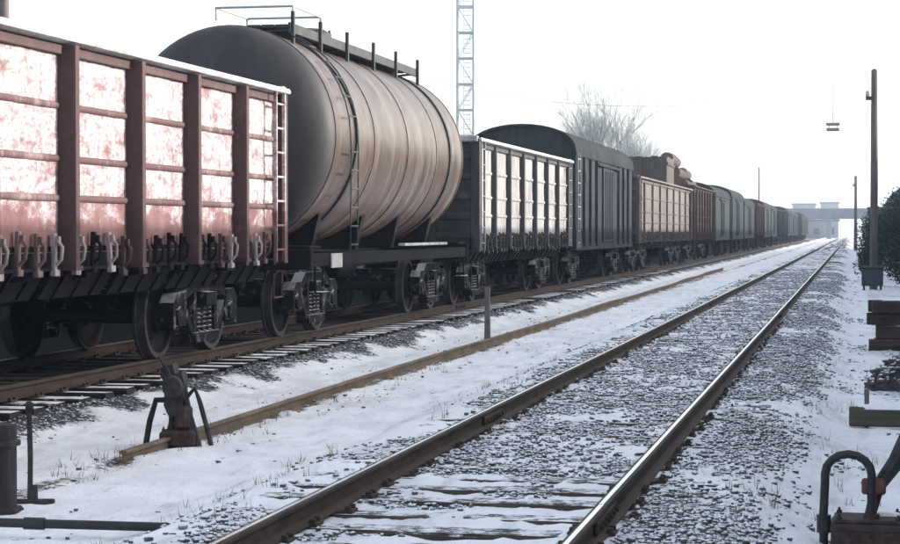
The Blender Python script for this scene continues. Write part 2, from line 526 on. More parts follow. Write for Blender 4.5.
def dirt_mask(x, t):
    big = fbm(x * 0.8 + 4, t * 0.45, 4)
    mid = fbm(x * 2.6 + 40, t * 1.9, 4)
    d = 0.16 + 0.34 * np.clip(mid - 0.5, 0, 1) + 0.3 * np.clip(big - 0.52, 0, 1)
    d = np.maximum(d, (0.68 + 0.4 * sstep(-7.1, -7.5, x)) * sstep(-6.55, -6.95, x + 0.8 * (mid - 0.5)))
    ins = 1 - sstep(0.85, 1.1, np.abs(x - NEAR_C + 0.0))
    nearsnow = 1 - sstep(10.0, 13.0, t + 4 * (mid - 0.5))
    d = np.maximum(d, ins * (0.40 + 0.7 * (mid - 0.5) - 0.3 * nearsnow))
    sh = sstep(-1.35, -1.15, x) * (1 - sstep(-0.55, 0.0, x + 0.6 * (mid - 0.5)))
    d = np.maximum(d, sh * (0.36 + 1.2 * (big - 0.45)))
    ls = sstep(-3.9, -3.1, x + 0.4 * (mid - 0.5)) * (1 - sstep(-3.1, -2.8, x))
    d = np.maximum(d, ls * (0.30 + 1.1 * (big - 0.45)))
    d = np.maximum(d, 0.32 + 0.9 * (big - 0.5) - 0.3 * sstep(0.5, 0.0, x))
    d = np.maximum(d, 0.66 * np.exp(-((x + 0.78) / 0.42) ** 2 - ((t - 15.0) / 2.6) ** 2) * (0.6 + 0.9 * mid))
    d = np.maximum(d, 0.6 * np.exp(-((x + 0.72) / 0.3) ** 2 - ((t - 22.5) / 3.0) ** 2) * (0.6 + 0.9 * mid))
    rm = 1 - sstep(0.05, 0.3, np.abs(x - MID_X + 0.05))
    d = np.maximum(d, rm * (0.5 + 0.9 * (mid - 0.5)))
    return np.clip(d, 0, 1.1)

def build_ground():
    xs = np.concatenate([-9.2 - np.cumsum(0.06 * 1.16 ** np.arange(1, 56))[::-1], np.arange(-9.2, 2.2, 0.045),
                         2.2 + np.cumsum(0.06 * 1.16 ** np.arange(0, 56))])
    ts = [6.8]
    while ts[-1] < 1600:
        ts.append(ts[-1] * 1.0052 + 0.0 if ts[-1] < 160 else ts[-1] * 1.04)
    ts = np.concatenate([[-900, -300, -100, -40, -15, -5, 0, 3, 5, 6], np.array(ts)])
    xs = xs[(xs > -1500) & (xs < 1500)]
    X, T = np.meshgrid(xs, ts)
    Z = ground_z(X, T)
    far = np.clip((np.abs(X) - 40) / 400, 0, 1)
    Z = Z * (1 - far) + -0.4 * far
    nr, nc = X.shape
    co = np.stack([X, T, Z], -1).reshape(-1, 3)
    i = np.arange(nr * nc).reshape(nr, nc)
    q = np.stack([i[:-1, :-1], i[:-1, 1:], i[1:, 1:], i[1:, :-1]], -1).reshape(-1, 4)
    me = bpy.data.meshes.new('ground')
    me.vertices.add(len(co)); me.vertices.foreach_set('co', co.ravel())
    me.loops.add(q.size); me.loops.foreach_set('vertex_index', q.ravel().astype(np.int32))
    me.polygons.add(len(q)); me.polygons.foreach_set('loop_start', np.arange(0, q.size, 4, dtype=np.int32))
    me.polygons.foreach_set('use_smooth', np.ones(len(q), bool))
    me.update(calc_edges=True)
    a = me.attributes.new('dirt', 'FLOAT', 'POINT')
    D = dirt_mask(X, T)
    bank = sstep(-11.0, -12.0, X)
    D = np.maximum(D, 1.1 * bank)
    a.data.foreach_set('value', D.ravel().astype(np.float32))
    a = me.attributes.new('mud', 'FLOAT', 'POINT')
    mudm = (1 - sstep(0.15, 0.7, np.abs(X - MID_X))) * 0.9
    mudm = np.maximum(mudm, 0.7 * np.exp(-((X + 0.78) / 0.5) ** 2 - ((T - 15.0) / 3.0) ** 2))
    mudm = np.maximum(mudm, sstep(-7.3, -7.6, X) * (1 - sstep(-7.9, -8.2, X) * 0) * 0.25 * fbm(X * 3, T * 0.7, 3))
    a.data.foreach_set('value', mudm.ravel().astype(np.float32))
    a = me.attributes.new('cinder_shade', 'FLOAT', 'POINT')
    a.data.foreach_set('value', sstep(-7.75, -8.1, X).ravel().astype(np.float32))  # painted shade under the train and over the bank
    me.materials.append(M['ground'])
    o = link('snow_ground', me)
    tag(o, 'dirty trampled snow lying over the rail yard ground', 'ground', kind='structure')
build_ground()

# ------------------------------------------------------------------ tracks
RAIL_PROF = [(-.075, -.18), (.075, -.18), (.075, -.168), (.012, -.150), (.0095, -.145), (.0095, -.048), (.016, -.042),
             (.0365, -.036), (.0375, -.012), (.032, -.003), (.015, 0.0), (-.015, 0.0), (-.032, -.003), (-.0375, -.012),
             (-.0365, -.036), (-.016, -.042), (-.0095, -.048), (-.0095, -.145), (-.012, -.150), (-.075, -.168)]

RAIL_PROF = [(a * .86, b * .72) for a, b in RAIL_PROF]

def rail_mesh(name, y0, y1, head, step=3.0, wob=0.004, mats=None):
    ys = np.arange(y0, y1 + 0.01, step)
    n = len(RAIL_PROF)
    vs, fs, mi = [], [], []
    for j, y in enumerate(ys):
        dx = wob * (vnoise(y * 0.13, 3.3 + y0) - 0.5) * 2
        dz = wob * (vnoise(y * 0.17, 8.3 + y0) - 0.5) * 1.5
        vs += [(a + dx, y, b + dz) for a, b in RAIL_PROF]
        if j:
            for i in range(n):
                i2 = (i + 1) % n
                fs.append(((j - 1) * n + i, (j - 1) * n + i2, j * n + i2, j * n + i))
                mi.append(1 if i == 10 else 0)
    fs.append(tuple(range(n))); mi.append(0)
    me = bpy.data.meshes.new(name)
    me.from_pydata(vs, [], fs)
    for m in (mats or (M['rail_rust'], head)):
        me.materials.append(m)
    me.polygons.foreach_set('material_index', mi)
    me.polygons.foreach_set('use_smooth', [True] * len(fs))
    me.set_sharp_from_angle(angle=R(14))
    me.update()
    return me

def sleeper_meshes():
    out = []
    for k in range(5):
        r = random.Random(k)
        b = MB()
        n = 9
        rings = []
        for j in range(n):
            x = -1.375 + 2.75 * j / (n - 1)
            e = lambda s: r.uniform(-s, s)
            c = 0.018
            w = 0.122
            ring = [(x, -w + e(.004), -.18), (x, w + e(.004), -.18), (x, w + e(.006), -c + e(.004)), (x, w - c + e(.006), e(.004)),
                    (x, -w + c + e(.006), e(.004)), (x, -w + e(.006), -c + e(.004))]
            rings.append(ring)
        vs = [p for ring in rings for p in ring]
        fs = [tuple(range(6)), tuple(range((n - 1) * 6, n * 6))]
        for j in range(n - 1):
            for i in range(6):
                fs.append((j * 6 + i, j * 6 + (i + 1) % 6, (j + 1) * 6 + (i + 1) % 6, (j + 1) * 6 + i))
        b.add(vs, fs)
        out.append(b.mesh('sleeper', M['sleeper'], 0))
    return out
SLEEPERS = sleeper_meshes()

n = N('snowed_sleeper')
g = n.noise(26, 5, 0.7, (0.12, 1, 1))
c = n.ramp(g, (0.3, (0.014, 0.012, 0.011)), (0.7, (0.06, 0.05, 0.043)))
sm = n.t.nodes.new('ShaderNodeMapRange')
sm.inputs['From Min'].default_value = 1.36
sm.inputs['From Max'].default_value = 1.46
n.t.links.new(n.math('ADD', n.sep(n.pos.outputs['Normal'], 2), n.noise(5, 6, 0.75)), sm.inputs['Value'])
edge = n.t.nodes.new('ShaderNodeMapRange')
edge.inputs['From Min'].default_value = -7.72
edge.inputs['From Max'].default_value = -7.5
n.t.links.new(n.sep(n.pos.outputs['Position'], 0), edge.inputs['Value'])
M['sleeper_snow'] = n.out(n.mix(n.math('MULTIPLY', sm.outputs[0], edge.outputs[0]), c, (0.84, 0.85, 0.87)), 0.85, 0, 0.15)
SLEEPERS_SNOW = []
for me in SLEEPERS:
    me2 = me.copy(); me2.materials.clear(); me2.materials.append(M['sleeper_snow']); SLEEPERS_SNOW.append(me2)

b = MB()
b.cbox(-.085, .085, -.17 / 2, .17 / 2, -.006, .014, .004)
for sx in (-1, 1):
    b.cbox(sx * .09 - .035, sx * .09 + .035, -.075, .075, -.004, .02, .004)
    for sy in (-1, 1):
        b.cbox(sx * .098 - .017, sx * .098 + .017, sy * .05 - .015, sy * .05 + .015, .0, .043, .005)
TIE_PLATE = b.mesh('tie_plate', M['rail_rust'])

def snow_lump(seed, lx, ly, h, nx=9, ny=7):
    r = random.Random(seed)
    b = MB()
    vs, fs = [], []
    for j in range(ny):
        for i in range(nx):
            u, v = i / (nx - 1) * 2 - 1, j / (ny - 1) * 2 - 1
            edge = max(0.0, 1 - (abs(u) ** 3 + abs(v) ** 3))
            z = h * edge ** 0.6 * r.uniform(0.7, 1.15) - (0.02 if edge <= 0.02 else 0)
            vs.append((u * lx / 2 * r.uniform(.93, 1.03), v * ly / 2 * r.uniform(.93, 1.03), z))
    for j in range(ny - 1):
        for i in range(nx - 1):
            fs.append((j * nx + i, j * nx + i + 1, (j + 1) * nx + i + 1, (j + 1) * nx + i))
    b.add(vs, fs)
    return b.mesh('snow_cap', M['snow'], 60)
SNOWCAPS = [snow_lump(k, .2 + .07 * k, .13 + .02 * k, .03) for k in range(4)]

def build_track(name, label, cx, y0, y1, y_parts, y_plates, head, snow_ends):
    root = empty(name, (cx, 0, 0))
    tag(root, label, 'track', kind='structure')
    for s in (-1, 1):
        y = y0 + (3.7 if s > 0 else 9.1)
        segs = [(y0, y)]
        while y < 110:
            segs.append((y, y + 25)); y += 25
        segs.append((y, y1))
        for a, c in segs:
            link('rail', rail_mesh('rail', a + 0.006, c - 0.006, head, step=(c - a - .012) / max(2, round((c - a) / 3))), root, (s * GAUGE / 2 + s * .0375, 0, 0))
        for a, c in segs[1:-1]:
            b = MB()
            for sd in (-1, 1):
                b.cbox(sd * .021 - .011, sd * .021 + .011, -.4, .4, -.1, -.038, .006)
                for k in range(6):
                    yy = -.33 + k * .132
                    b.cyl((sd * .03, yy, -.07), (sd * .054, yy, -.07), .016, n=6)
            link('joint_bar', b.mesh('joint_bar', M['rail_rust']), root, (s * GAUGE / 2 + s * .0375, a, 0))
    y = y0 + 0.3
    rest = MB()
    while y < y1:
        if y < y_parts:
            me = random.choice(SLEEPERS_SNOW if snow_ends else SLEEPERS)
            o = link('sleeper', me, root, (random.uniform(-.03, .03), y + random.uniform(-.03, .03), -.134 + random.uniform(-.012, .002)),
                     (random.uniform(-.01, .01), 0, random.uniform(-.018, .018)))
            if y < y_plates:
                for s in (-1, 1):
                    link('tie_plate', TIE_PLATE, o, (s * (GAUGE / 2 + .0375), 0, .0))
        else:
            rest.bbox(-1.375, 1.375, y - .12, y + .12, -.34, -.138)
        y += 0.545
    o = link('far_sleepers', rest.mesh('far_sleepers', M['sleeper'], 0), root)
    o['kind'] = 'stuff'
    return root
build_track('railway_track', 'near empty railway track with gleaming rails running into the distance', NEAR_C, 6.5, 420, 110, 34, M['rail_head'], False)
build_track('railway_track', 'far railway track under the line of freight wagons', WAG_C, 9.5, 420, 78, 30, M['rail_head_dull'], True)

# the old rail lying between the tracks
old = link('old_rail', rail_mesh('old_rail', -1.4, 73.6, None, 2.5, 0.03, (M['rail_brown'], M['rail_brown'])), None, (MID_X, 15.6, -.235))
old.rotation_euler = (0, 0, 0.0035)
tag(old, 'rusty brown old rail half sunk in snow between the two tracks', 'rail')

# ------------------------------------------------------------------ ballast stones showing through the snow
ICO_V = np.array([(0, 0, 1), (.894, 0, .447), (.276, .851, .447), (-.724, .526, .447), (-.724, -.526, .447), (.276, -.851, .447),
                  (.724, .526, -.447), (-.276, .851, -.447), (-.894, 0, -.447), (-.276, -.851, -.447), (.724, -.526, -.447), (0, 0, -1)])
ICO_F = np.array([(0, 1, 2), (0, 2, 3), (0, 3, 4), (0, 4, 5), (0, 5, 1), (1, 6, 2), (2, 7, 3), (3, 8, 4), (4, 9, 5), (5, 10, 1),
                  (6, 7, 2), (7, 8, 3), (8, 9, 4), (9, 10, 5), (10, 6, 1), (11, 7, 6), (11, 8, 7), (11, 9, 8), (11, 10, 9), (11, 6, 10)])
def stones_mesh(name, x, t, r, mat, z=None, sink=0.35):
    n = len(x)
    z = ground_z(x, t) if z is None else z
    jit = RNG.uniform(0.62, 1.2, (n, 12, 1))
    v = ICO_V[None] * jit
    th = RNG.uniform(0, 2 * np.pi, n)
    sx, sy, sz = RNG.uniform(.8, 1.4, n), RNG.uniform(.7, 1.1, n), RNG.uniform(.55, .9, n)
    vx, vy, vz = v[..., 0] * sx[:, None], v[..., 1] * sy[:, None], v[..., 2] * sz[:, None]
    c, s = np.cos(th)[:, None], np.sin(th)[:, None]
    px = (vx * c - vy * s) * r[:, None] + x[:, None]
    py = (vx * s + vy * c) * r[:, None] + t[:, None]
    pz = vz * r[:, None] + (z + r * RNG.uniform(-sink, 0.4, n))[:, None]
    co = np.stack([px, py, pz], -1).reshape(-1, 3)
    f = (ICO_F[None] + (np.arange(n) * 12)[:, None, None]).reshape(-1, 3)
    me = bpy.data.meshes.new(name)
    me.vertices.add(len(co)); me.vertices.foreach_set('co', co.ravel())
    me.loops.add(f.size); me.loops.foreach_set('vertex_index', f.ravel().astype(np.int32))
    me.polygons.add(len(f)); me.polygons.foreach_set('loop_start', np.arange(0, f.size, 3, dtype=np.int32))
    me.update(calc_edges=True)
    me.materials.append(mat)
    return me

def scatter(n, x0, x1, t0, t1, weight):
    x = RNG.uniform(x0, x1, n)
    t = t0 * (t1 / t0) ** RNG.uniform(0, 1, n)         # thins out with distance
    keep = RNG.uniform(0, 1, n) < weight(x, t)
    return x[keep], t[keep]

def off_rail(x):
    ok = np.ones_like(x)
    for c in (NEAR_C, WAG_C):
        for s in (-1, 1):
            ok *= (np.abs(x - (c + s * (GAUGE / 2 + .0375))) > 0.09)
    return ok

x, t = scatter(120000, -4.0, 0.2, 8.0, 75, lambda x, t: off_rail(x) * np.clip((dirt_mask(x, t) - 0.2) * 2.6, 0, 1))
x2, t2 = scatter(24000, -7.9, -6.2, 13, 75, lambda x, t: off_rail(x) * np.clip((dirt_mask(x, t) - 0.4) * 1.6, 0, 1))
x3, t3 = scatter(16000, -6.7, 0.6, 8.0, 45, lambda x, t: off_rail(x) * np.clip(dirt_mask(x, t) * 1.6 - 0.26, 0, .8))
x, t = np.concatenate([x, x2, x3]), np.concatenate([t, t2, t3])
o = link('ballast_stones', stones_mesh('ballast_stones', x, t, RNG.uniform(.008, .025, len(x)) * RNG.uniform(.8, 1.25, len(x)) * (1 + 0.006 * np.clip(t - 15, 0, 60)), M['stone']))
tag(o, 'dark crushed ballast stones poking through the snow beside the rails', 'ballast', kind='stuff')

# dry grass tufts
vs, fs = [], []
gx = np.concatenate([RNG.normal(MID_X, .22, 260), RNG.uniform(-1.1, 0.2, 240), RNG.uniform(-4.2, -3.2, 160)])
gt = np.concatenate([13 + 22 * RNG.random(260) ** 1.4, 10 + 20 * RNG.random(240), 10 + 14 * RNG.random(160)])
gz = ground_z(gx, gt)
for a, b_, c in zip(gx, gt, gz):
    if fbm(a * 1.3, b_ * 1.1, 3) < 0.5: continue
    for k in range(random.randint(3, 8)):
        an = random.uniform(0, 6.28); h = random.uniform(.03, .11); l = random.uniform(.01, .07)
        p = Vector((a + random.uniform(-.03, .03), b_ + random.uniform(-.03, .03), c - .01))
        tip = p + Vector((math.cos(an) * l, math.sin(an) * l, h))
        w = Vector((-math.sin(an), math.cos(an), 0)) * .003
        i = len(vs)
        vs += [p - w, p + w, tip]; fs.append((i, i + 1, i + 2))
me = bpy.data.meshes.new('dry_grass'); me.from_pydata([tuple(v) for v in vs], [], fs); me.materials.append(M['dry_grass'])
tag(link('dry_grass', me), 'short dry straw coloured grass poking through the snow', 'grass', kind='stuff')

# ------------------------------------------------------------------ bogie
def bar2(b, p, q, w, x0, x1):
    """bar of height w in the y-z plane from p to q, from x0 to x1"""
    p, q = Vector((p[0], p[1])), Vector((q[0], q[1]))
    d = (q - p).normalized(); nn = Vector((-d.y, d.x)) * (w / 2)
    b.prism([tuple(p + nn), tuple(p - nn), tuple(q - nn), tuple(q + nn)], x0, x1, 'x')

b = MB()
b.prism([(-.80, .70), (-.52, .865), (.52, .865), (.80, .70), (.80, .62), (.42, .745), (-.42, .745), (-.80, .62)], -.075, .075, 'x')
for s in (-1, 1):
    b.prism([(s * .70, .60), (s * .74, .745), (s * 1.02, .745), (s * 1.14, .64), (s * 1.14, .60)], -.085, .085, 'x')
    bar2(b, (s * 1.095, .63), (s * 1.095, .33), .085, -.08, .08)
    bar2(b, (s * .745, .63), (s * .745, .37), .085, -.08, .08)
    bar2(b, (s * .37, .77), (s * .37, .2), .09, -.07, .07)
    bar2(b, (s * .76, .60), (s * .34, .20), .10, -.066, .066)
b.prism([(-.45, .27), (-.40, .16), (.40, .16), (.45, .27)], -.095, .095, 'x')
SIDE_FRAME = b.mesh('side_frame', M['bogie'])
b = MB()
b.lathe([(-.09, .0), (-.09, .14), (.05, .14), (.05, .115), (.085, .11), (.085, 0)], n=16)
for k in range(6):
    a = k * math.pi / 3
    b.cyl((.05, .125 * math.cos(a), .125 * math.sin(a)), (.07, .125 * math.cos(a), .125 * math.sin(a)), .014, n=6)
AXLE_BOX = b.mesh('axle_box', M['bogie'])
b = MB()
b.lathe([(-.065, .10), (-.065, .19), (-.01, .2), (-.005, .39), (-.065, .42), (-.068, .475)], n=36)
b.lathe([(.065, .41), (.02, .39), (.035, .2), (.085, .19), (.085, .10), (-.065, .10)], n=36)
b.cur = 1
b.lathe([(-.068, .475), (-.068, .50), (-.04, .503), (-.03, .478), (.065, .468), (.065, .41)], n=36)
WHEEL = b.mesh('wheel', [M['wheel'], M['tread']])
AXLE = MB().cyl((-1.1, 0, 0), (1.1, 0, 0), .08, n=14).mesh('axle', M['wheel'])
b = MB()
b.tube([(.062 * math.cos(a * .7), .062 * math.sin(a * .7), a / 52 * .30) for a in range(53)], .016, 6)
SPRING = b.mesh('spring', M['bogie'])
b = MB()
b.prism([(-1.16, .58), (-1.16, .73), (-.8, .76), (.8, .76), (1.16, .73), (1.16, .58), (.7, .44), (-.7, .44)], -.17, .17, 'y')
b.cyl((0, 0, .75), (0, 0, .86), .15, n=16)
for s in (-1, 1):
    b.cbox(s * .76 - .1, s * .76 + .1, -.09, .09, .75, .84, .01)
BOLSTER = b.mesh('bolster', M['bogie'])
b = MB()
b.tube([(-.85, 0, 0), (0, .16, 0), (.85, 0, 0)], .03, 6)
b.tube([(-.85, 0, 0), (.85, 0, 0)], .035, 6)
for s in (-1, 1):
    b.prism([(s * .79 + .09 * q, .18 * (1 - .3 * q * q) if False else z) for q, z in ((-.5, -.16), (.5, -.16), (.5, .16), (-.5, .16))], -.05, .0, 'y')
BRAKE = b.mesh('brake_beam', M['under'])

def add_bogie(parent, y):
    bg_ = empty('bogie', (0, y, 0), parent=parent)
    for s in (-1, 1):
        link('side_frame', SIDE_FRAME, bg_, (s * 1.018, 0, 0))
        for q in (-1, 1):
            link('wheel', WHEEL, bg_, (s * (GAUGE / 2 + .03), q * .925, .476), (q * .4, 0, 0), (-s if s > 0 else 1, 1, 1) if False else (1, 1, 1) if s > 0 else (-1, 1, 1))
            link('axle_box', AXLE_BOX, bg_, (s * 1.03, q * .925, .476), (0, 0, 0 if s > 0 else math.pi))
        for q in (-.2, 0, .2):
            link('spring', SPRING, bg_, (s * 1.018, q, .27))
    for q in (-1, 1):
        link('axle', AXLE, bg_, (0, q * .925, .476))
        link('brake_beam', BRAKE, bg_, (0, q * .40, .45), (0, 0, 0 if q > 0 else math.pi))
    link('bolster', BOLSTER, bg_)
    return bg_

# one joined bogie for wagons too far away to show its pieces
def far_bogie_mesh():
    b = MB()
    for s in (-1, 1):
        b.prism([(-.80, .62), (-.52, .865), (.52, .865), (.80, .62), (1.14, .62), (1.14, .34), (.75, .34), (.45, .16), (-.45, .16), (-.75, .34), (-1.14, .34), (-1.14, .62)], s * 1.018 - .07, s * 1.018 + .07, 'x')
        for q in (-1, 1):
            b.lathe([(s * .72, .02), (s * .72, .5), (s * .86, .475), (s * .86, .02)], (0, q * .925, .476), n=16)
            b.cyl((s * 1.0, q * .925, .476), (s * 1.12, q * .925, .476), .13, n=8)
    b.bbox(-1.1, 1.1, -.16, .16, .45, .75)
    return b.mesh('bogie', M['under'])
FAR_BOGIE = far_bogie_mesh()

# automatic coupler: shank, head with big and small tooth
b = MB()
b.cbox(-.09, .09, -.55, .05, .97, 1.15, .02)
b.prism([(-.17, .0), (.2, .0), (.24, .18), (.20, .33), (.05, .33), (.02, .22), (-.06, .2), (-.10, .36), (-.2, .36), (-.24, .12)], .90, 1.22, 'z')
b.tube([(.28, -.3, .95), (.3, -.05, .72), (.27, .2, .6), (.2, .4, .72)], .03, 7)
b.cyl((-.3, -.45, .80), (.95, -.45, .86), .018, n=6)
COUPLER = b.mesh('coupler', M['under'])

# underframe pieces shared by the wagons
b = MB()
b.cyl((.5, -.9, .88), (.5, .1, .88), .17, n=18); b.cyl((.5, -.95, .88), (.5, -.9, .88), .13, .17, 18); b.cyl((.5, .1, .88), (.5, .15, .88), .17, .13, 18)
RESERVOIR = b.mesh('air_reservoir', M['under'])
b = MB()
b.cyl((-.2, .7, .9), (-.2, 1.25, .9), .2, n=18); b.cyl((-.2, 1.25, .9), (-.2, 1.9, .9), .03, n=8); b.box((-.2, 1.9, .86), (.6, .05, .1))
BRAKE_CYL = b.mesh('brake_cylinder', M['under'])

def ladder_mesh(name, h, w, n, mat, r=.014):
    b = MB()
    for s in (-1, 1):
        b.bbox(-.012, .028, s * w / 2 - .018, s * w / 2 + .018, 0, h)
    for k in range(n):
        z = h * (k + .5) / n
        b.cyl((.008, -w / 2, z), (.008, w / 2, z), r, n=6)
    return b.mesh(name, mat)

# ------------------------------------------------------------------ gondola wagon
def gondola(label, cy, length, posts, mats, group=None, bogie_ys=(-4.325, 4.325), detail=True, top=3.24, name='open_freight_wagon', latch_mat=None, D=.165, ladder_mat=None, caps=None):
    side, frame, cap, rib = mats
    HW, z0 = 1.42, 1.24
    L = length / 2
    root = empty(name, (WAG_C, cy, 0))
    tag(root, label, 'wagon', group)
    ys = [-L + .07] + list(posts) + [L - .07]
    def panel_mesh(w):
        b = MB()
        zs = np.linspace(z0, top - .1, 15)
        yy = np.linspace(-w / 2, w / 2, 9)
        r = random.Random(int(w * 1000) + int(cy))
        vs, fs = [], []
        for z in zs:
            for y in yy:
                e = 0 if abs(y) > w / 2 - .01 or z in (zs[0], zs[-1]) else 1
                vs.append((e * r.uniform(-.012, .006), y, z))
        for j in range(len(zs) - 1):
            for i in range(8):
                fs.append((j * 9 + i, j * 9 + i + 1, (j + 1) * 9 + i + 1, (j + 1) * 9 + i))
        b.add(vs, fs)
        b.bbox(-.02, -.016, -w / 2, w / 2, z0, top - .1)
        return b.mesh('side_panel', side, 60)
    pcache, rcache = {}, {}
    post_b = MB()
    post_b.prism([(0, -.075), (D - .03, -.062), (D, -.045), (D, .045), (D - .03, .062), (0, .075)], z0 - .12, top - .114, 'z')
    post_b.prism([(0, -.085), (D + .012, -.085), (D + .012, .085), (0, .085)], z0 - .16, z0 - .118, 'z')
    POST = post_b.mesh('side_post', frame)
    b = MB(); b.prism([(-.03, -.07), (.13, -.07), (.13, .07), (-.03, .07)], z0 - .2, top - .06, 'z')
    CORNER = b.mesh('corner_post', frame)
    # hatch latch: hook, lug and toggle
    b = MB()
    b.cbox(.02, .06, -.03, .03, -.26, .08, .006)
    b.cbox(.06, .10, -.022, .022, -.02, .05, .005)
    b.tube([(.07, 0, .02), (.12, 0, -.05), (.11, 0, -.16), (.05, 0, -.22)], .018, 6)
    b.cbox(.02, .075, -.055, .055, -.31, -.25, .006)
    LATCHES = [b.mesh('latch', m_) for m_ in ((latch_mat,) if latch_mat else (M['red_frame'], M['under'], M['latch_pale'], M['red_rib'], M['under']))]
    for s in (1, -1):
        rot = (0, 0, 0 if s > 0 else math.pi)
        for y0, y1 in zip(ys[:-1], ys[1:]):
            w = round(y1 - y0, 2)
            if w not in pcache:
                pcache[w] = panel_mesh(w)
                b = MB()
                b.prism([(0, -.034), (.022, -.024), (.027, 0), (.022, .024), (0, .034)], -w / 2 + .085, w / 2 - .085, 'y')
                rcache[w] = b.mesh('stiffener', rib, 60)
            p = link('side_panel', pcache[w], root, (s * HW, (y0 + y1) / 2, 0), rot)
            if detail:
                for z in (1.74, 2.10, 2.58):
                    link('stiffener', rcache[w], p, (0, 0, z))
            if detail and s > 0:
                nl = 4
                for k in range(nl):
                    link('latch', random.choice(LATCHES), root, (HW + .005, y0 + w * (k + .7) / (nl + .4), z0 + .09 + random.uniform(-.03, .03)), (random.uniform(-.06, .06), random.uniform(-.05, .05), 0))
        for y in posts:
            link('side_post', POST, root, (s * HW, y, 0), rot)
        for q in (-1, 1):
            link('corner_post', CORNER, root, (s * HW, q * (L - .07), 0), rot)
        # top rail
        b = MB()
        b.prism([(-.05, -.075), (.165, -.05), (.175, -.03), (.16, .01), (-.04, .022), (-.05, .015)], -L, L, 'y')
        link('top_rail', b.mesh('top_rail', cap), root, (s * HW, 0, top - .035), rot)
        b = MB(); b.cbox(.002, .05, -L + .15, L - .15, -.085, 0, .006)  # dark strip standing in for the shadow line under the cap
        link('cap_shadow_band', b.mesh('cap_shadow_band', frame), root, (s * HW, 0, top - .113), rot)
        b = MB()
        b.prism([(-.06, -.16), (.05, -.16), (.05, -.135), (-.02, -.13), (-.02, .0), (.012, .02), (.012, .06), (-.06, .06)], -L, L, 'y')
        link('bottom_sill', b.mesh('bottom_sill', M['under']), root, (s * HW, 0, z0 - .0), rot)
        if detail:
            for y0, y1 in zip(ys[:-1], ys[1:]):
                w = (y1 - y0) - .2
                b = MB()
                b.box((0, 0, 0), (.03, w, .34), (0, R(s * 32), 0))
                for k in (-.3, 0, .3):
                    b.box((s * .03, k * w, -.0), (.03, .05, .34), (0, R(s * 32), 0))
                link('hatch_door', b.mesh('hatch_door', M['under']), root, (s * 1.22, (y0 + y1) / 2, .96))
    for q in (-1, 1):
        b = MB()
        b.bbox(-HW, HW, -.02, .02, z0 - .1, top - .03)
        for z in (1.35, 1.72, 2.1, 2.48, 2.86):
            b.prism([(.02, z - .07), (.07, z - .04), (.07, z + .04), (.02, z + .07)], -HW + .05, HW - .05, 'x')
        for x in (-.62, .62):
            b.prism([(x - .06, .02), (x - .05, .1), (x + .05, .1), (x + .06, .02)], z0 - .1, top - .1, 'z')
        link('end_wall', b.mesh('end_wall', frame), root, (0, q * (L - .06), 0), (0, 0, 0 if q > 0 else math.pi))
        b = MB(); b.cbox(-HW - .1, HW + .1, -.06, .08, -.06, .05, .015)
        link('end_rail', b.mesh('end_rail', cap), root, (0, q * (L - .03), top - .04), (0, 0, 0 if q > 0 else math.pi))
        link('coupler', COUPLER, root, (0, q * (L + .1), 0), (0, 0, 0 if q > 0 else math.pi))
        if detail:
            link('ladder', ladder_mesh('ladder', 2.1, .36, 7, ladder_mat or side), root, (HW + .12, q * (L - .34), 1.06))
            b = MB(); b.tube([(0, -.18, .3), (0, -.18, 0), (0, .18, 0), (0, .18, .3)], .016, 6)
            link('step', b.mesh('step', frame), root, (HW + .1, q * (L - .34), .62))
    b = MB(); b.bbox(-HW + .03, HW - .03, -L + .1, L - .1, z0 - .03, z0 + .02)
    link('floor', b.mesh('floor', M['under']), root)
    b = MB(); b.cbox(-.2, .2, -L + .05, L - .05, .82, z0 - .035, .02)
    for y in (-2.9, -1.4, 0.0, 1.4, 2.9):
        b.prism([(-1.4, 1.06), (-1.4, 1.0), (-.3, .84), (.3, .84), (1.4, 1.0), (1.4, 1.06)], y - .06, y + .06, 'y')
    for y in bogie_ys:
        b.prism([(-1.4, 1.06), (-1.4, .98), (-.5, .87), (.5, .87), (1.4, .98), (1.4, 1.06)], y - .16, y + .16, 'y')
    link('underframe', b.mesh('underframe', M['under']), root)
    link('air_reservoir', RESERVOIR, root); link('brake_cylinder', BRAKE_CYL, root)
    for y in bogie_ys:
        if detail: add_bogie(root, y)
        else: link('bogie', FAR_BOGIE, root, (0, y, 0))
    return root

POSTS7 = (-4.25, -2.55, -.85, .85, 2.55, 4.25)
gondola('nearest open wagon with faded red sides flaked to pinkish white', 17.42, 12.3, tuple(p + .15 for p in POSTS7),
        (M['red_side'], M['red_frame'], M['pale_cap'], M['red_rib']), ladder_mat=M['red_side'])
gondola('open wagon with whitish grey sides and dark posts behind the tank wagon', 42.65, 12.5, POSTS7,
        (M['grey_side'], M['grey_frame'], M['pale_cap'], M['grey_side']), latch_mat=M['grey_frame'], D=.10)
gondola('long tan open wagon carrying a tall crate behind the arched boxcar', 75.6, 21.6, tuple(-8.4 + 2.8 * k for k in range(7)),
        (M['tan_side'], M['tan_frame'], M['tan_side'], M['tan_frame']), bogie_ys=(-8.7, -5.5, 5.5, 8.7), top=3.3, latch_mat=M['tan_frame'], D=.07)

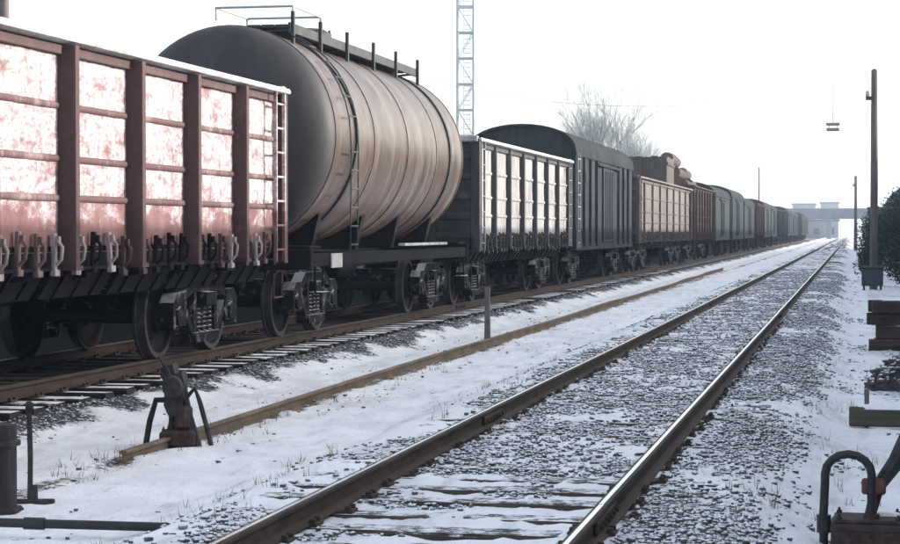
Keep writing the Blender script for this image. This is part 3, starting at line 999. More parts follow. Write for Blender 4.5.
# ------------------------------------------------------------------ tank wagon
def tank_wagon():
    cy = 30.4
    root = empty('tank_wagon', (WAG_C, cy, 0))
    tag(root, 'grimy grey brown tank wagon with rooftop walkway behind the red wagon', 'wagon')
    Rr, zc, hl = 1.53, 2.76, 4.45
    b = MB()
    prof = []
    for k in range(28):
        y = -hl + 2 * hl * k / 27
        prof.append((y, Rr))
    b.lathe(prof, (0, 0, zc), 'y', 72)
    link('barrel', b.mesh('barrel', M['tank'], 60), root)
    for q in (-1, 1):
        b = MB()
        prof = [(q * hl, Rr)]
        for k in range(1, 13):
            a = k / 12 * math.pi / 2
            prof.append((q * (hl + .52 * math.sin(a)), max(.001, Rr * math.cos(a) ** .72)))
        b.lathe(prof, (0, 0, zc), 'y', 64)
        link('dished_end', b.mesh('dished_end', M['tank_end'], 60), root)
    for y in (-4.43, -2.2, 0.02, 2.2, 4.43):
        b = MB(); b.lathe([(-.02, Rr - .01), (-.02, Rr + .012), (.02, Rr + .012), (.02, Rr - .01)], (0, y, zc), 'y', 64)
        link('weld_band', b.mesh('weld_band', M['tank'], 30), root)
    for y in (-3.3, 3.3):
        b = MB(); b.lathe([(-.05, Rr), (-.05, Rr + .03), (.05, Rr + .03), (.05, Rr)], (0, y, zc), 'y', 64)
        link('tie_strap', b.mesh('tie_strap', M['tank_dark'], 30), root)
    # manhole dome with lid
    b = MB(); b.lathe([(1.42, .36), (1.74, .36), (1.74, .42), (1.79, .42), (1.86, .3), (1.88, .01)], (0, -.6, zc), 'z', 24)
    for k in range(8):
        a = k * math.pi / 4
        b.cyl((.4 * math.cos(a), -.6 + .4 * math.sin(a), zc + 1.68), (.4 * math.cos(a), -.6 + .4 * math.sin(a), zc + 1.84), .022, n=6)
    link('manhole', b.mesh('manhole', M['tank_dark']), root)
    b = MB(); b.lathe([(1.45, .14), (1.72, .14), (1.72, .18), (1.76, .18), (1.78, .01)], (0, .7, zc), 'z', 16)
    link('safety_valve', b.mesh('safety_valve', M['tank_dark']), root)
    # walkway on the shoulder facing the near track, one plank each
    WX = .42
    for k, dx in enumerate((-.2, 0, .2)):
        b = MB(); b.cbox(-.09, .09, -4.0, 4.1, -.025, .025, .006)
        link('walkway_plank', b.mesh('walkway_plank', M['tank_dark']), root, (WX + dx, 0, zc + 1.56))
    b = MB(); b.cbox(-.02, .02, -4.0, 4.1, -.09, .05, .006)
    link('walkway_edge', b.mesh('walkway_edge', M['tank_dark']), root, (WX + .32, 0, zc + 1.56))
    for y in (-3.95, -2.5, -.95, .75, 2.35, 4.05):
        b = MB()
        b.cbox(-.025, .025, -.03, .03, -.36, .2, .006)
        b.tube([(0, 0, -.05), (-.55, 0, -.1)], .02, 6)
        link('stanchion', b.mesh('stanchion', M['tank_dark']), root, (WX + .36, y, zc + 1.57))
    b = MB()
    for x in (-.35, WX + .36):
        b.tube([(x, -3.95, zc + 1.66), (x, -3.95, zc + 1.84), (x, -2.5, zc + 1.84), (x, -2.5, zc + 1.66)], .017, 6)
    b.tube([(-.35, -3.95, zc + 1.84), (WX + .36, -3.95, zc + 1.84)], .017, 6)
    b.tube([(-.35, -2.5, zc + 1.84), (WX + .36, -2.5, zc + 1.84)], .017, 6)
    link('guard_rail', b.mesh('guard_rail', M['steel_grey']), root)
    # ladder curving up the near end of the barrel
    b = MB()
    for dy in (-.2, .2):
        pts = [(1.62, -3.8 + dy, 1.05), (1.64, -3.8 + dy, 2.6)]
        for k in range(1, 8):
            a = k / 7 * R(62)
            pts.append(((Rr + .1) * math.cos(a), -3.8 + dy, zc + (Rr + .1) * math.sin(a)))
        b.tube(pts, .012, 6)
    for k in range(6):
        z = 1.25 + k * .26
        b.cyl((1.63, -4.0, z), (1.63, -3.6, z), .014, n=6)
    for k in range(1, 6):
        a = k / 6 * R(62)
        x_, z_ = (Rr + .1) * math.cos(a), zc + (Rr + .1) * math.sin(a)
        b.cyl((x_, -4.0, z_), (x_, -3.6, z_), .014, n=6)
    link('ladder', b.mesh('ladder', M['tank_dark']), root)
    # cradle and frame
    for y in (-3.7, -1.2, 1.2, 3.7):
        for s in (-1, 1):
            b = MB()
            pts = [(s * .3, 1.16)]
            for k in range(5):
                a = R(-72 + 7 * k)
                pts.append((s * (Rr + .015) * math.cos(a), zc + (Rr + .015) * math.sin(a)))
            pts.append((s * .98, 1.16))
            b.prism(pts, -.09, .09, 'y')
            link('saddle', b.mesh('saddle', M['under']), root, (0, y, 0))
    b = MB()
    b.cbox(-.22, .22, -5.4, 5.4, .85, 1.16, .02)
    for y in (-5.35, 5.35):
        b.cbox(-1.45, 1.45, y - .07, y + .07, .92, 1.2, .015)
    for y in (-3.9, 3.9):
        b.prism([(-1.4, 1.15), (-1.4, 1.02), (-.5, .87), (.5, .87), (1.4, 1.02), (1.4, 1.15)], y - .18, y + .18, 'y')
    link('underframe', b.mesh('underframe', M['under']), root)
    for s in (-1, 1):
        b = MB(); b.cbox(-.05, .05, -5.28, 5.28, .96, 1.14, .012)
        link('side_sill', b.mesh('side_sill', M['under']), root, (s * 1.38, 0, 0))
    b = MB(); b.cbox(-.05, .07, -1.3, 2.0, 1.2, 1.245, .008)
    link('running_board', b.mesh('running_board', M['pale_cap']), root, (1.42, 1.3, 0))
    for y in (-5.0, 5.0):
        b = MB(); b.cbox(-1.4, 1.4, -.28, .28, 1.203, 1.24, .006)
        link('end_platform', b.mesh('end_platform', M['under']), root, (0, y, 0))
    b = MB()
    b.cyl((0, 0, .62), (0, 0, 1.2), .15, n=14); b.cyl((0, 0, .55), (0, 0, .62), .09, n=12)
    link('drain_valve', b.mesh('drain_valve', M['under']), root)
    link('air_reservoir', RESERVOIR, root); link('brake_cylinder', BRAKE_CYL, root)
    # step panel with frost at the near corner of the frame
    for y in (-4.9, 4.9):
        b = MB(); b.tube([(0, -.2, .42), (0, -.2, 0), (0, .2, 0), (0, .2, .42)], .018, 6); b.cbox(-.09, .09, -.2, .2, -.01, .02, .005)
        link('step', b.mesh('step', M['bogie']), root, (1.42, y, .6))
    b = MB(); b.cbox(-.012, .012, -.28, .28, .0, .2, .006)
    link('marking_plate', b.mesh('marking_plate', M['pale_cap']), root, (1.45, -4.1, .93))
    for q in (-1, 1):
        link('coupler', COUPLER, root, (0, q * 5.5, 0), (0, 0, 0 if q > 0 else math.pi))
        add_bogie(root, q * 3.9)
tank_wagon()

# ------------------------------------------------------------------ boxcars
def arch(hw, z_side, rise, n=14, grow=0.0):
    return [(-(hw + grow) * math.cos(math.pi * k / n), z_side + (rise + grow) * math.sin(math.pi * k / n) ** .8) for k in range(n + 1)]

BC = {}
def boxcar(label, cy, side, frame, length=13.4, detail=True, z_side=3.46, rise=.72, group=None, pale=False):
    L, HW = length / 2, 1.40
    root = empty('covered_freight_wagon', (WAG_C, cy, 0))
    tag(root, label, 'wagon', group)
    key = (side.name, length, detail, z_side)
    if key not in BC:
        d = {}
        for s in (1, -1):
            b = MB(); b.bbox(s * HW - .02, s * HW + .02, -L, L, 1.08, z_side)
            d['wall%d' % s] = b.mesh('side_wall', side)
        b = MB(); b.bbox(-HW + .03, HW - .03, -.02, .02, 1.08, z_side)
        a = arch(HW - .03, z_side, rise)
        b.prism(a, -.02, .02, 'y')
        for k in range(6):
            z = 1.3 + .38 * k
            b.prism([(.02, z - .06), (.07, z - .03), (.07, z + .03), (.02, z + .06)], -HW + .1, HW - .1, 'x')
        for x in (-.7, .7):
            b.prism([(x - .06, .02), (x - .05, .1), (x + .05, .1), (x + .06, .02)], 1.05, z_side + .1, 'z')
        d['end'] = b.mesh('end_wall', side)
        b = MB()
        o_, i_ = arch(HW, z_side, rise, 16, .06), arch(HW, z_side, rise, 16, .0)
        b.prism([(-HW - .06, z_side - .05)] + o_ + [(HW + .06, z_side - .05)] + [(HW + .023, z_side - .05)] + i_[::-1] + [(-HW - .023, z_side - .05)], -L - .12, L + .12, 'y')
        d['roof'] = b.mesh('roof', M['roof_dark'], 40)
        b = MB(); b.prism([(0, -.06), (.07, -.045), (.07, .045), (0, .06)], 1.02, z_side - .055, 'z')
        d['post'] = b.mesh('side_post', frame)
        b = MB(); b.cbox(.022, .075, -1.15, 1.15, 1.12, z_side - .2, .01)
        for y in (-.75, -.25, .25, .75):
            b.prism([(.07, y - .07), (.105, y - .04), (.105, y + .04), (.07, y + .07)], 1.2, z_side - .3, 'z')
        d['door'] = b.mesh('door', side)
        b = MB(); b.cbox(.02, .13, -2.6, 2.6, z_side - .19, z_side - .12, .01)
        d['track'] = b.mesh('door_track', frame)
        b = MB(); b.cbox(.02, .045, -.33, .33, -.2, .2, .008); b.cbox(.045, .06, -.26, .26, -.14, .14, .006)
        d['hatch'] = b.mesh('vent_hatch', frame)
        b = MB(); b.prism([(-.06, .93), (.07, .93), (.07, 1.11), (-.06, 1.11)], -L, L, 'y')
        d['sill'] = b.mesh('bottom_sill', frame)
        b = MB(); b.cbox(-.2, .2, -L, L, .8, 1.05, .02)
        for y in (-4.7, -2, 0, 2, 4.7):
            b.prism([(-1.38, 1.06), (-1.38, .98), (-.3, .84), (.3, .84), (1.38, .98), (1.38, 1.06)], y - .1, y + .1, 'y')
        d['under'] = b.mesh('underframe', M['under'])
        b = MB(); b.cbox(.3, .33, -.1, .1, 0, .1, .005)
        d['ladder'] = ladder_mesh('ladder', 2.5, .42, 8, M['grey_side'] if pale else frame, .02)
        BC[key] = d
    d = BC[key]
    for s in (1, -1):
        rot = (0, 0, 0 if s > 0 else math.pi)
        link('side_wall', d['wall%d' % s], root)
        if detail:
            for y in (-5.2, -3.9, -2.6, 2.6, 3.9, 5.2) if s > 0 else ():
                link('side_post', d['post'], root, (s * (HW + .02), y, 0), rot)
            for y in (-4.55, 4.55):
                link('vent_hatch', d['hatch'], root, (s * HW, y, 2.9), rot)
        link('door', d['door'], root, (s * HW, 0, 0), rot)
        link('door_track', d['track'], root, (s * HW, 0, 0), rot)
        link('bottom_sill', d['sill'], root, (s * (HW - .03), 0, 0), rot)
    for q in (-1, 1):
        rot = (0, 0, 0 if q > 0 else math.pi)
        link('end_wall', d['end'], root, (0, q * (L - .05), 0), rot)
        if detail or cy < 130:
            link('coupler', COUPLER, root, (0, q * (L + .1), 0), rot)
            if q < 0: link('ladder', d['ladder'], root, (HW + .05, q * (L - .35), .98))
    link('roof', d['roof'], root)
    link('underframe', d['under'], root)
    for q in (-1, 1):
        if detail: add_bogie(root, q * 4.7)
        else: link('bogie', FAR_BOGIE, root, (0, q * 4.7, 0))
    if detail:
        link('air_reservoir', RESERVOIR, root); link('brake_cylinder', BRAKE_CYL, root)
    return root

boxcar('dark slate boxcar with arched roof between the whitish grey and tan open wagons', 57.0, M['slate_side'], M['slate_side'], 13.2, True, pale=True)
gondola('dull brown open wagon piled high with dark logs beyond the tan wagon', 94.2, 13.0, POSTS7,
        (M['brown_side'], M['brown_side'], M['brown_side'], M['brown_side']), latch_mat=M['brown_side'], D=.1, top=3.5)
ords = ['first', 'second', 'third', 'fourth', 'fifth', 'sixth', 'seventh', 'eighth', 'ninth', 'tenth', 'eleventh', 'twelfth', 'thirteenth',
        'fourteenth', 'fifteenth', 'sixteenth', 'seventeenth', 'eighteenth']
cyy = 108.6
for k in range(15):
    mat, cname = ((M['green_side'], 'greenish grey'), (M['slate_side'], 'slate grey'), (M['slate_side'], 'slate grey'), (M['green_side'], 'greenish grey'))[k % 4]
    if k in (3, 6, 7, 11):
        gm = (M['brown_side'], M['green_side'], M['slate_side'], M['green_side'])[(3, 6, 7, 11).index(k)]
        gondola('hazy %s open wagon, %s wagon beyond the log-laden brown one' % ({3: 'brown', 6: 'greenish', 7: 'slate', 11: 'dull green'}[k], ords[k]), cyy, 13.0, POSTS7,
                (gm, gm, gm, gm), 'far wagons fading into the haze', detail=False, top=3.5 + .12 * (k % 3), latch_mat=gm, D=.1)
    else:
        boxcar('hazy %s boxcar, %s wagon beyond the log-laden brown one' % (cname, ords[k]), cyy, mat, mat, 13.2, False,
               (3.3, 3.46, 3.2, 3.46, 3.36)[k % 5], .66, 'far wagons fading into the haze')
    cyy += 14.5

# ------------------------------------------------------------------ load on the tan wagon
def crate(label, loc, size, rz):
    root = empty('timber_crate', loc, (0, 0, rz)); tag(root, label, 'crate')
    w, l, h = size
    n = max(3, int(l / .28))
    for s in (-1, 1):
        for k in range(n):
            b = MB(); b.cbox(-.02, .02, -l / n / 2 + .012, l / n / 2 - .012, 0, h - random.uniform(0, .05), .006)
            link('board', b.mesh('board', M['board']), root, (s * w / 2, -l / 2 + l / n * (k + .5), 0))
        m = max(3, int(w / .3))
        for k in range(m):
            b = MB(); b.cbox(-w / m / 2 + .012, w / m / 2 - .012, -.02, .02, 0, h - random.uniform(0, .05), .006)
            link('board', b.mesh('board', M['board']), root, (-w / 2 + w / m * (k + .5), s * (l / 2 + .022), 0))
    for z in (.3, h - .3):
        for s in (-1, 1):
            b = MB(); b.cbox(s * (w / 2 + .04) - .02, s * (w / 2 + .04) + .02, -l / 2 - .06, l / 2 + .06, z - .06, z + .06, .006)
            link('batten', b.mesh('batten', M['log_bark']), root)
    b = MB(); b.bbox(-w / 2 + .03, w / 2 - .03, -l / 2 + .03, l / 2 - .03, h - .12, h - .06)
    link('lid', b.mesh('lid', M['board']), root)
crate('tall brown board crate standing in the rear half of the tan wagon', (WAG_C + .1, 79.5, 1.27), (2.2, 4.6, 3.15), 0.03)
lr = random.Random(21)
k = 0
pos = [(-1.1, 70.5, 2.9), (-.55, 71.2, 3.05), (.05, 70.2, 3.2), (.6, 71.0, 3.02), (1.1, 70.6, 2.8), (-.7, 71.5, 3.5), (-.1, 71.0, 3.72), (.5, 71.6, 3.5), (.2, 71.4, 4.1),
       (-1.0, 78.6, 2.95), (-.45, 78.9, 3.05), (.1, 78.2, 3.0), (.65, 79.0, 3.05), (1.1, 78.5, 2.85), (-.6, 79.2, 3.48), (0, 78.8, 3.55), (.6, 79.1, 3.5), (.3, 78.7, 4.0), (-.3, 79.3, 4.02)]
where = ['front', 'rear']
for i, (x_, y_, z_) in enumerate(pos):
    b = MB()
    ln = lr.uniform(5.2, 6.6); r0 = lr.uniform(.2, .31); r1 = r0 * lr.uniform(.75, .95)
    nn = 12
    pts = [(lr.uniform(-.04, .04), -ln / 2 + ln * j / 7, lr.uniform(-.04, .04)) for j in range(8)]
    b.tube(pts, [r0 + (r1 - r0) * j / 7 + lr.uniform(-.02, .02) for j in range(8)], nn, False)
    root = empty('log', (WAG_C + x_, (91.0 + (y_ - 71) * .5) if i < 9 else (97.4 + (y_ - 79) * .5), z_ + (.62 if i < 9 else .25)), (lr.uniform(-.02, .02), 0, lr.uniform(-.04, .04)))
    pile = where[0 if i < 9 else 1]
    j = i if i < 9 else i - 9
    row, at_, cnt = ('bottom', j, 5) if j < 5 else ('middle', j - 5, 3) if j < 8 else ('top', j - 8, 1 if i < 9 else 2)
    lab = 'single dark log crowning' if cnt == 1 else '%s log from the far side in the %s row of' % (ords[at_], row)
    tag(root, lab + ' the %s pile, brown wagon' % pile, 'log', 'logs in the %s pile on the brown wagon' % pile)
    link('bark', b.mesh('bark', M['log_bark'], 60), root)
    b = MB(); b.cyl((pts[0][0], -ln / 2 - .01, pts[0][2]), (pts[0][0], -ln / 2 + .03, pts[0][2]), r0 * .97, n=12)
    link('cut_end', b.mesh('cut_end', M['log_end']), root)

# ------------------------------------------------------------------ trackside things on the left
def gz(x_, t_):
    return float(ground_z(np.array([x_]), np.array([t_]))[0])

# low iron point stand
X0, T0 = -5.47, 15.35
root = empty('point_stand', (X0, T0, gz(X0, T0)), (0, 0, R(8))); root.scale = (1.05, 1.05, 1.14)
tag(root, 'low dark iron point stand with splayed legs at the end of the old rail', 'point stand')
def leg_frame(pts, r=.024):
    b = MB(); b.tube(pts, r, 7); return b.mesh('leg', M['iron'])
link('leg', leg_frame([(-.27, 0, -.03), (-.23, 0, .18), (-.18, .0, .335), (-.03, .0, .335), (-.02, 0, .30)]), root)
link('leg', leg_frame([(-.05, .02, .36), (-.055, .02, .18), (-.075, .02, -.03)], .03), root)
link('leg', leg_frame([(.02, .0, .50), (.07, 0, .25), (.16, 0, -.03)], .034), root)
link('leg', leg_frame([(.05, .0, .34), (.13, 0, .42), (.17, 0, .32), (.22, 0, .15), (.26, 0, .0)], .02), root)
b = MB(); b.prism([(-.10, .3), (-.09, .46), (-.13, .52), (-.11, .58), (-.03, .6), (-.01, .53), (.04, .55), (.06, .47), (.045, .3), (.0, .22), (-.06, .22)], -.09, .09, 'y')
link('head_casting', b.mesh('head_casting', M['iron']), root)
b = MB(); b.lathe([(-.05, .0), (-.05, .075), (.0, .085), (.05, .075), (.05, 0)], (-.02, -.13, .44), 'y', 16)
link('counterweight', b.mesh('counterweight', M['iron']), root)
b = MB(); b.tube([(-.02, -.1, .44), (-.06, -.12, .56), (-.13, -.12, .66)], .018, 6)
link('lever', b.mesh('lever', M['iron']), root)
b = MB(); b.cbox(-.13, .14, -.14, .14, .0, .12, .02); b.cbox(-.02, .10, -.10, .10, .12, .3, .03)
link('base_casting', b.mesh('base_casting', M['rust_iron']), root)

BOLT = MB().cyl((0, 0, 0), (0, 0, .016), .014, n=6).cyl((0, 0, .016), (0, 0, .03), .007, n=6).mesh('bolt', M['rust_iron'])
for x_, y_ in ((-.1, -.1), (.11, -.1), (-.1, .1), (.11, .1)):
    link('bolt', BOLT, root, (x_, y_, .12))
b = MB(); b.cyl((-.02, -.19, .44), (-.02, -.13, .44), .02, n=6); b.cyl((-.02, -.185, .44), (-.02, -.178, .44), .034, n=12)
link('pivot_pin', b.mesh('pivot_pin', M['rust_iron']), root)

# concrete picket post by the old rail
X0, T0 = -5.62, 30.1
root = empty('picket_post', (X0, T0, gz(X0, T0))); root.scale = (.8, .8, .9); tag(root, 'short grey concrete picket post beside the old rail', 'post')
b = MB(); b.prism([(-.06, -.05), (.06, -.05), (.06, .05), (-.06, .05)], -.2, .98, 'z'); b.v = [(x_ * (1 - .25 * max(z_, 0)), y_ * (1 - .25 * max(z_, 0)), z_) for x_, y_, z_ in b.v]
link('shaft', b.mesh('shaft', M['picket']), root)
b = MB(); b.prism([(-.055, 0.0), (.055, 0.0), (.04, .05), (-.04, .05)], -.045, .045, 'y')
link('cap', b.mesh('cap', M['picket']), root, (0, 0, .98))

# thin iron rod on a foot
X0, T0 = -5.3, 11.98
root = empty('iron_rod_marker', (X0, T0, gz(X0, T0)), (0, 0, R(12))); tag(root, 'thin upright iron rod on a flat foot at the left edge', 'rod')
b = MB(); b.tube([(0, 0, 0), (.004, 0, .3), (-.004, 0, .67)], .018, 8); link('rod', b.mesh('rod', M['iron']), root)
b = MB(); b.cbox(-.13, .16, -.035, .035, -.03, .025, .008); link('foot', b.mesh('foot', M['iron']), root)
b = MB(); b.cbox(.0, .05, -.02, .02, .02, .12, .005); link('gusset', b.mesh('gusset', M['iron']), root)
b = MB(); b.cyl((0, 0, .62), (0, 0, .66), .028, n=8); link('collar', b.mesh('collar', M['iron']), root)

# wooden stub
X0, T0 = -5.26, 11.5
root = empty('wooden_stub_post', (X0, T0, gz(X0, T0))); tag(root, 'squat dark wooden stub post cut by the left edge', 'post')
b = MB(); b.prism([(-.065, -.06), (-.02, -.07), (.055, -.062), (.068, 0), (.058, .06), (-.05, .066)], -.1, .56, 'z'); link('shaft', b.mesh('shaft', M['stub_wood']), root)
b = MB(); b.cbox(-.08, .08, -.08, .08, .42, .46, .008); link('iron_band', b.mesh('iron_band', M['iron']), root)
b = MB(); b.cbox(-.1, .1, -.09, .09, -.05, .04, .02); link('foot_block', b.mesh('foot_block', M['stub_wood']), root)

# black pipe bent into the ground, bottom left
zg_ = gz(-4.5, 10.6)
b = MB()
pts = [(-6.6, 10.30, zg_ + .10), (-5.2, 10.51, zg_ + .095), (-4.5, 10.62, zg_ + .08), (-3.92, 10.70, zg_ + .07)]
for k in range(1, 7):
    a = k / 6 * math.pi / 2
    pts.append((-3.92 + .11 * math.sin(a), 10.70 + .017 * math.sin(a), zg_ - .035 + .11 * math.cos(a)))
pts.append((-3.81, 10.717, zg_ - .2))
b.tube(pts, .027, 12)
root = empty('bent_pipe', (0, 0, 0)); tag(root, 'black iron pipe lying low across the bottom left corner, end bent down', 'pipe')
link('pipe', b.mesh('pipe', M['black_pipe']), root)
b = MB(); b.cyl((-4.72, 10.585, zg_ + .085), (-4.6, 10.604, zg_ + .082), .036, n=12); link('coupling', b.mesh('coupling', M['black_pipe']), root)

# ------------------------------------------------------------------ trackside things on the right
# hand lever with looped pipe on a rusty box
X0, T0 = 0.06, 11.25
z_ = gz(X0, T0)
root = empty('ground_lever_frame', (X0 + .015, T0, z_)); root.scale = (1.12, 1.12, 1.1); tag(root, 'rusty ground lever box with black looped pipe and slanting arm, bottom right', 'lever frame')
b = MB(); b.cbox(-.17, .2, -.16, .16, -.05, .16, .015); link('box', b.mesh('box', M['rust_iron']), root)
b = MB(); b.cbox(-.155, .185, -.145, .145, .16, .178, .006); link('lid', b.mesh('lid', M['rust_iron']), root)
pts = [(-.205, -.05, -.04), (-.207, -.05, .2), (-.20, -.05, .36)]
for k in range(0, 9):
    a = math.pi - k / 8 * math.pi
    pts.append((-.085 + .115 * math.cos(a), -.05, .40 + .105 * math.sin(a)))
pts += [(.028, -.05, .34), (.03, -.05, .17)]
b = MB(); b.tube(pts, .022, 10); link('looped_pipe', b.mesh('looped_pipe', M['black_pipe']), root)
b = MB(); b.cyl((-.205, -.05, .10), (-.205, -.05, .19), .036, n=10); link('pipe_flange', b.mesh('pipe_flange', M['black_pipe']), root)
b = MB(); b.tube([(.02, .02, .17), (.06, .02, .33), (.15, .02, .46), (.27, .02, .72)], [.028, .034, .042, .05], 8); link('arm', b.mesh('arm', M['iron']), root)
b = MB(); b.cbox(-.02, .1, -.06, -.01, .3, .38, .01); b.cbox(.01, .055, -.062, .0, .17, .31, .008); link('bracket', b.mesh('bracket', M['red_iron']), root)
b = MB(); b.tube([(.19, -.02, .16), (.19, -.02, .42)], .018, 8); link('rod', b.mesh('rod', M['iron']), root)

for x_, y_ in ((-.13, -.12), (.16, -.12), (-.13, .12), (.16, .12)):
    link('bolt', BOLT, root, (x_, y_, .177))
for x_ in (-.09, .02, .13):
    link('bolt', BOLT, root, (x_, -.16, .11), (R(90), 0, 0))
b = MB(); b.cbox(-.175, .205, -.166, -.1605, .125, .145, .002); link('seam_strip', b.mesh('seam_strip', M['iron']), root)
b = MB(); b.cyl((.03, -.05, .175), (.03, -.05, .2), .04, n=10); link('pipe_flange', b.mesh('pipe_flange', M['rust_iron']), root)
b = MB(); b.cyl((.075, -.04, .34), (.075, .03, .34), .018, n=8); link('pivot_pin', b.mesh('pivot_pin', M['iron']), root)
link('snow_cap', snow_lump(77, .2, .12, .02), root, (.1, .08, .177))

# snow-topped plank on low posts
X0, T0 = -.03, 18.3
root = empty('plank_barrier', (X0, T0, gz(.2, T0))); tag(root, 'snow-topped olive plank on low stakes beyond the lever box', 'plank')
b = MB(); b.cbox(0, 1.7, -.045, .045, .02, .20, .012); link('plank', b.mesh('plank', M['plank']), root)
for x_ in (.16, 1.35):
    b = MB(); b.cbox(-.022, .022, .046, .09, -.2, .36, .006); link('stake', b.mesh('stake', M['wood_dark']), root, (x_, 0, 0))
sl = snow_lump(9, 1.66, .10, .05, 22, 7); link('snow_cap', sl, root, (.85, 0, .2))

# stack of old sleepers
def add_old_sleeper(label, loc, rz, snow):
    o = empty('old_sleeper', loc, (0, 0, rz)); tag(o, label, 'sleeper', 'old sleepers stacked on the right')
    link('beam', random.choice(SLEEPERS), o, (0, 0, .0))
    if snow:
        link('snow_cap', snow_lump(random.randint(20, 90), 2.6, .2, .04, 26, 6), o, (0, 0, -.004))
zs_ = gz(1.7, 30.3)
names = ['bottom', 'second', 'third', 'topmost']
for lvl in range(4):
    for j in range(2):
        add_old_sleeper('%s dark old sleeper in the %s row of the stack near the pole' % (names[lvl], ('front', 'back')[j]),
                        (1.66 + random.uniform(-.14, .14), 30.1 + .3 * j + random.uniform(-.04, .04), zs_ + .18 + .195 * lvl), random.uniform(-.07, .07), lvl in (1, 3))

# low cinder heap in front of the stack
hx, ht = [], []
vs, fs = [], []
nx, ny = 40, 30
for j in range(ny):
    for i in range(nx):
        u, v = i / (nx - 1) * 2 - 1, j / (ny - 1) * 2 - 1
        rr_ = math.sqrt(u * u + v * v)
        X_, T_ = 1.25 + u * 1.15, 22.9 + v * .9
        h = .5 * max(0, 1 - rr_ ** 3.5) * (0.65 + .7 * float(fbm(np.array([X_ * 3]), np.array([T_ * 3]), 4)[0]))
        vs.append((X_, T_, gz(X_, T_) - .03 + h + (.02 * random.random() if rr_ < 1 else -.05)))
for j in range(ny - 1):
    for i in range(nx - 1):
        fs.append((j * nx + i, j * nx + i + 1, (j + 1) * nx + i + 1, (j + 1) * nx + i))
b = MB(); b.add(vs, fs)
root = empty('cinder_heap', (1.25, 22.9, gz(1.25, 22.9))); tag(root, 'low dark heap of cinders in front of the sleeper stack', 'heap')
o = link('mound', b.mesh('mound', M['heap'], 60), root, (-1.25, -22.9, -gz(1.25, 22.9)))
a_, r_ = RNG.uniform(0, 6.28, 900), np.sqrt(RNG.uniform(0, 1, 900))
sx_, st_ = 1.25 + 1.1 * r_ * np.cos(a_), 22.9 + .86 * r_ * np.sin(a_)
vv = np.array(vs)
idx = [int(np.argmin((vv[:, 0] - p) ** 2 + (vv[:, 1] - q) ** 2)) for p, q in zip(sx_, st_)]
o = link('cinder_lumps', stones_mesh('cinder_lumps', sx_, st_, RNG.uniform(.02, .055, 900), M['stone'], vv[idx, 2]), root, (-1.25, -22.9, -gz(1.25, 22.9)))
o['kind'] = 'stuff'

# trackside cabinet
X0, T0 = .58, 60.6
root = empty('relay_cabinet', (X0, T0, gz(X0, T0))); tag(root, 'small dark blue grey trackside cabinet at the foot of the tall pole', 'cabinet')
b = MB(); b.cbox(-.32, .32, -.22, .22, .14, .68, .02); link('body', b.mesh('body', M['cabinet']), root)
b = MB(); b.prism([(-.36, .68), (.36, .68), (.32, .74), (-.32, .74)], -.26, .26, 'y'); link('roof', b.mesh('roof', M['cabinet']), root)
for s in (-1, 1):
    b = MB(); b.cbox(-.03, .03, -.2, .2, -.1, .14, .005); link('foot', b.mesh('foot', M['iron']), root, (s * .25, 0, 0))
b = MB(); b.cbox(-.28, -.01, -.235, -.222, .2, .64, .004); link('door', b.mesh('door', M['cabinet']), root)
b = MB(); b.cbox(.01, .28, -.235, -.222, .2, .64, .004); link('door', b.mesh('door', M['cabinet']), root)

# wooden poles
def pole(label, x_, t_, h, r, arm=True):
    z_ = gz(x_, t_)
    root = empty('wooden_pole', (x_, t_, z_)); tag(root, label, 'pole')
    b = MB(); b.tube([(0, 0, -.3), (.01, 0, h * .5), (0, 0, h)], [r * 1.12, r, r * .85], 12); link('shaft', b.mesh('shaft', M['wood_dark']), root)
    b = MB(); b.cyl((0, 0, h), (0, 0, h + .05), r * .85, r * .3, 12); link('cap', b.mesh('cap', M['iron']), root)
    if arm:
        b = MB(); b.cbox(-.26, .0, -.16, -.1, h - .92, h - .8, .01); link('bracket', b.mesh('bracket', M['iron']), root)
        b = MB(); b.lathe([(0, .03), (.0, .055), (.06, .07), (.09, .05), (.13, .06), (.18, .02)], (-.2, -.13, h - .8), 'z', 12); link('insulator', b.mesh('insulator', M['concrete']), root)
pole('tall dark wooden pole beside the track on the right', .62, 61.5, 6.75, .115)
pole('distant thin wooden pole left of the tall pole', .22, 185, 6.9, .15)
pole('wooden pole whose tip shows above the red wagon at the left edge', -17.36, 38.0, 8.6, .12, False)
pole('tiny far pole rising behind the hazy boxcars', -12.4, 265, 8.6, .11, False)

# ------------------------------------------------------------------ lattice mast and hanging lamp
MX, MT = -29.55, 149
root = empty('lattice_mast', (MX, MT, -.36), (0, 0, R(8))); tag(root, 'pale lattice steel mast rising behind the tank wagon', 'mast')
MH, MW = 34.0, .62
for sx in (-1, 1):
    for sy in (-1, 1):
        b = MB(); b.cbox(-.075, .075, -.075, .075, 0, MH, .01); link('leg', b.mesh('leg', M['steel_grey']), root, (sx * MW, sy * MW, 0))
for k in range(17):
    z_ = 1.2 + k * 2.0
    b = MB()
    for s in (-1, 1):
        b.bbox(-MW + .077, MW - .077, s * MW - .045, s * MW + .045, z_ - .06, z_ + .06)
        b.bbox(s * MW - .045, s * MW + .045, -MW + .077, MW - .077, z_ - .06, z_ + .06)
    link('cross_brace', b.mesh('cross_brace', M['steel_grey']), root)
    if k < 16:
        b = MB()
        for s in (-1, 1):
            f_ = 1 if k % 2 else -1
            b.cyl((-MW * f_, s * MW, z_), (MW * f_, s * MW, z_ + 2), .035, n=5)
            b.cyl((s * MW, -MW * f_, z_), (s * MW, MW * f_, z_ + 2), .035, n=5)
        link('diagonal', b.mesh('diagonal', M['steel_grey']), root)
link('ladder', ladder_mesh('ladder', MH - 1, .5, 90, M['steel_grey'], .025), root, (.1, 0, .4), (0, 0, R(90)))

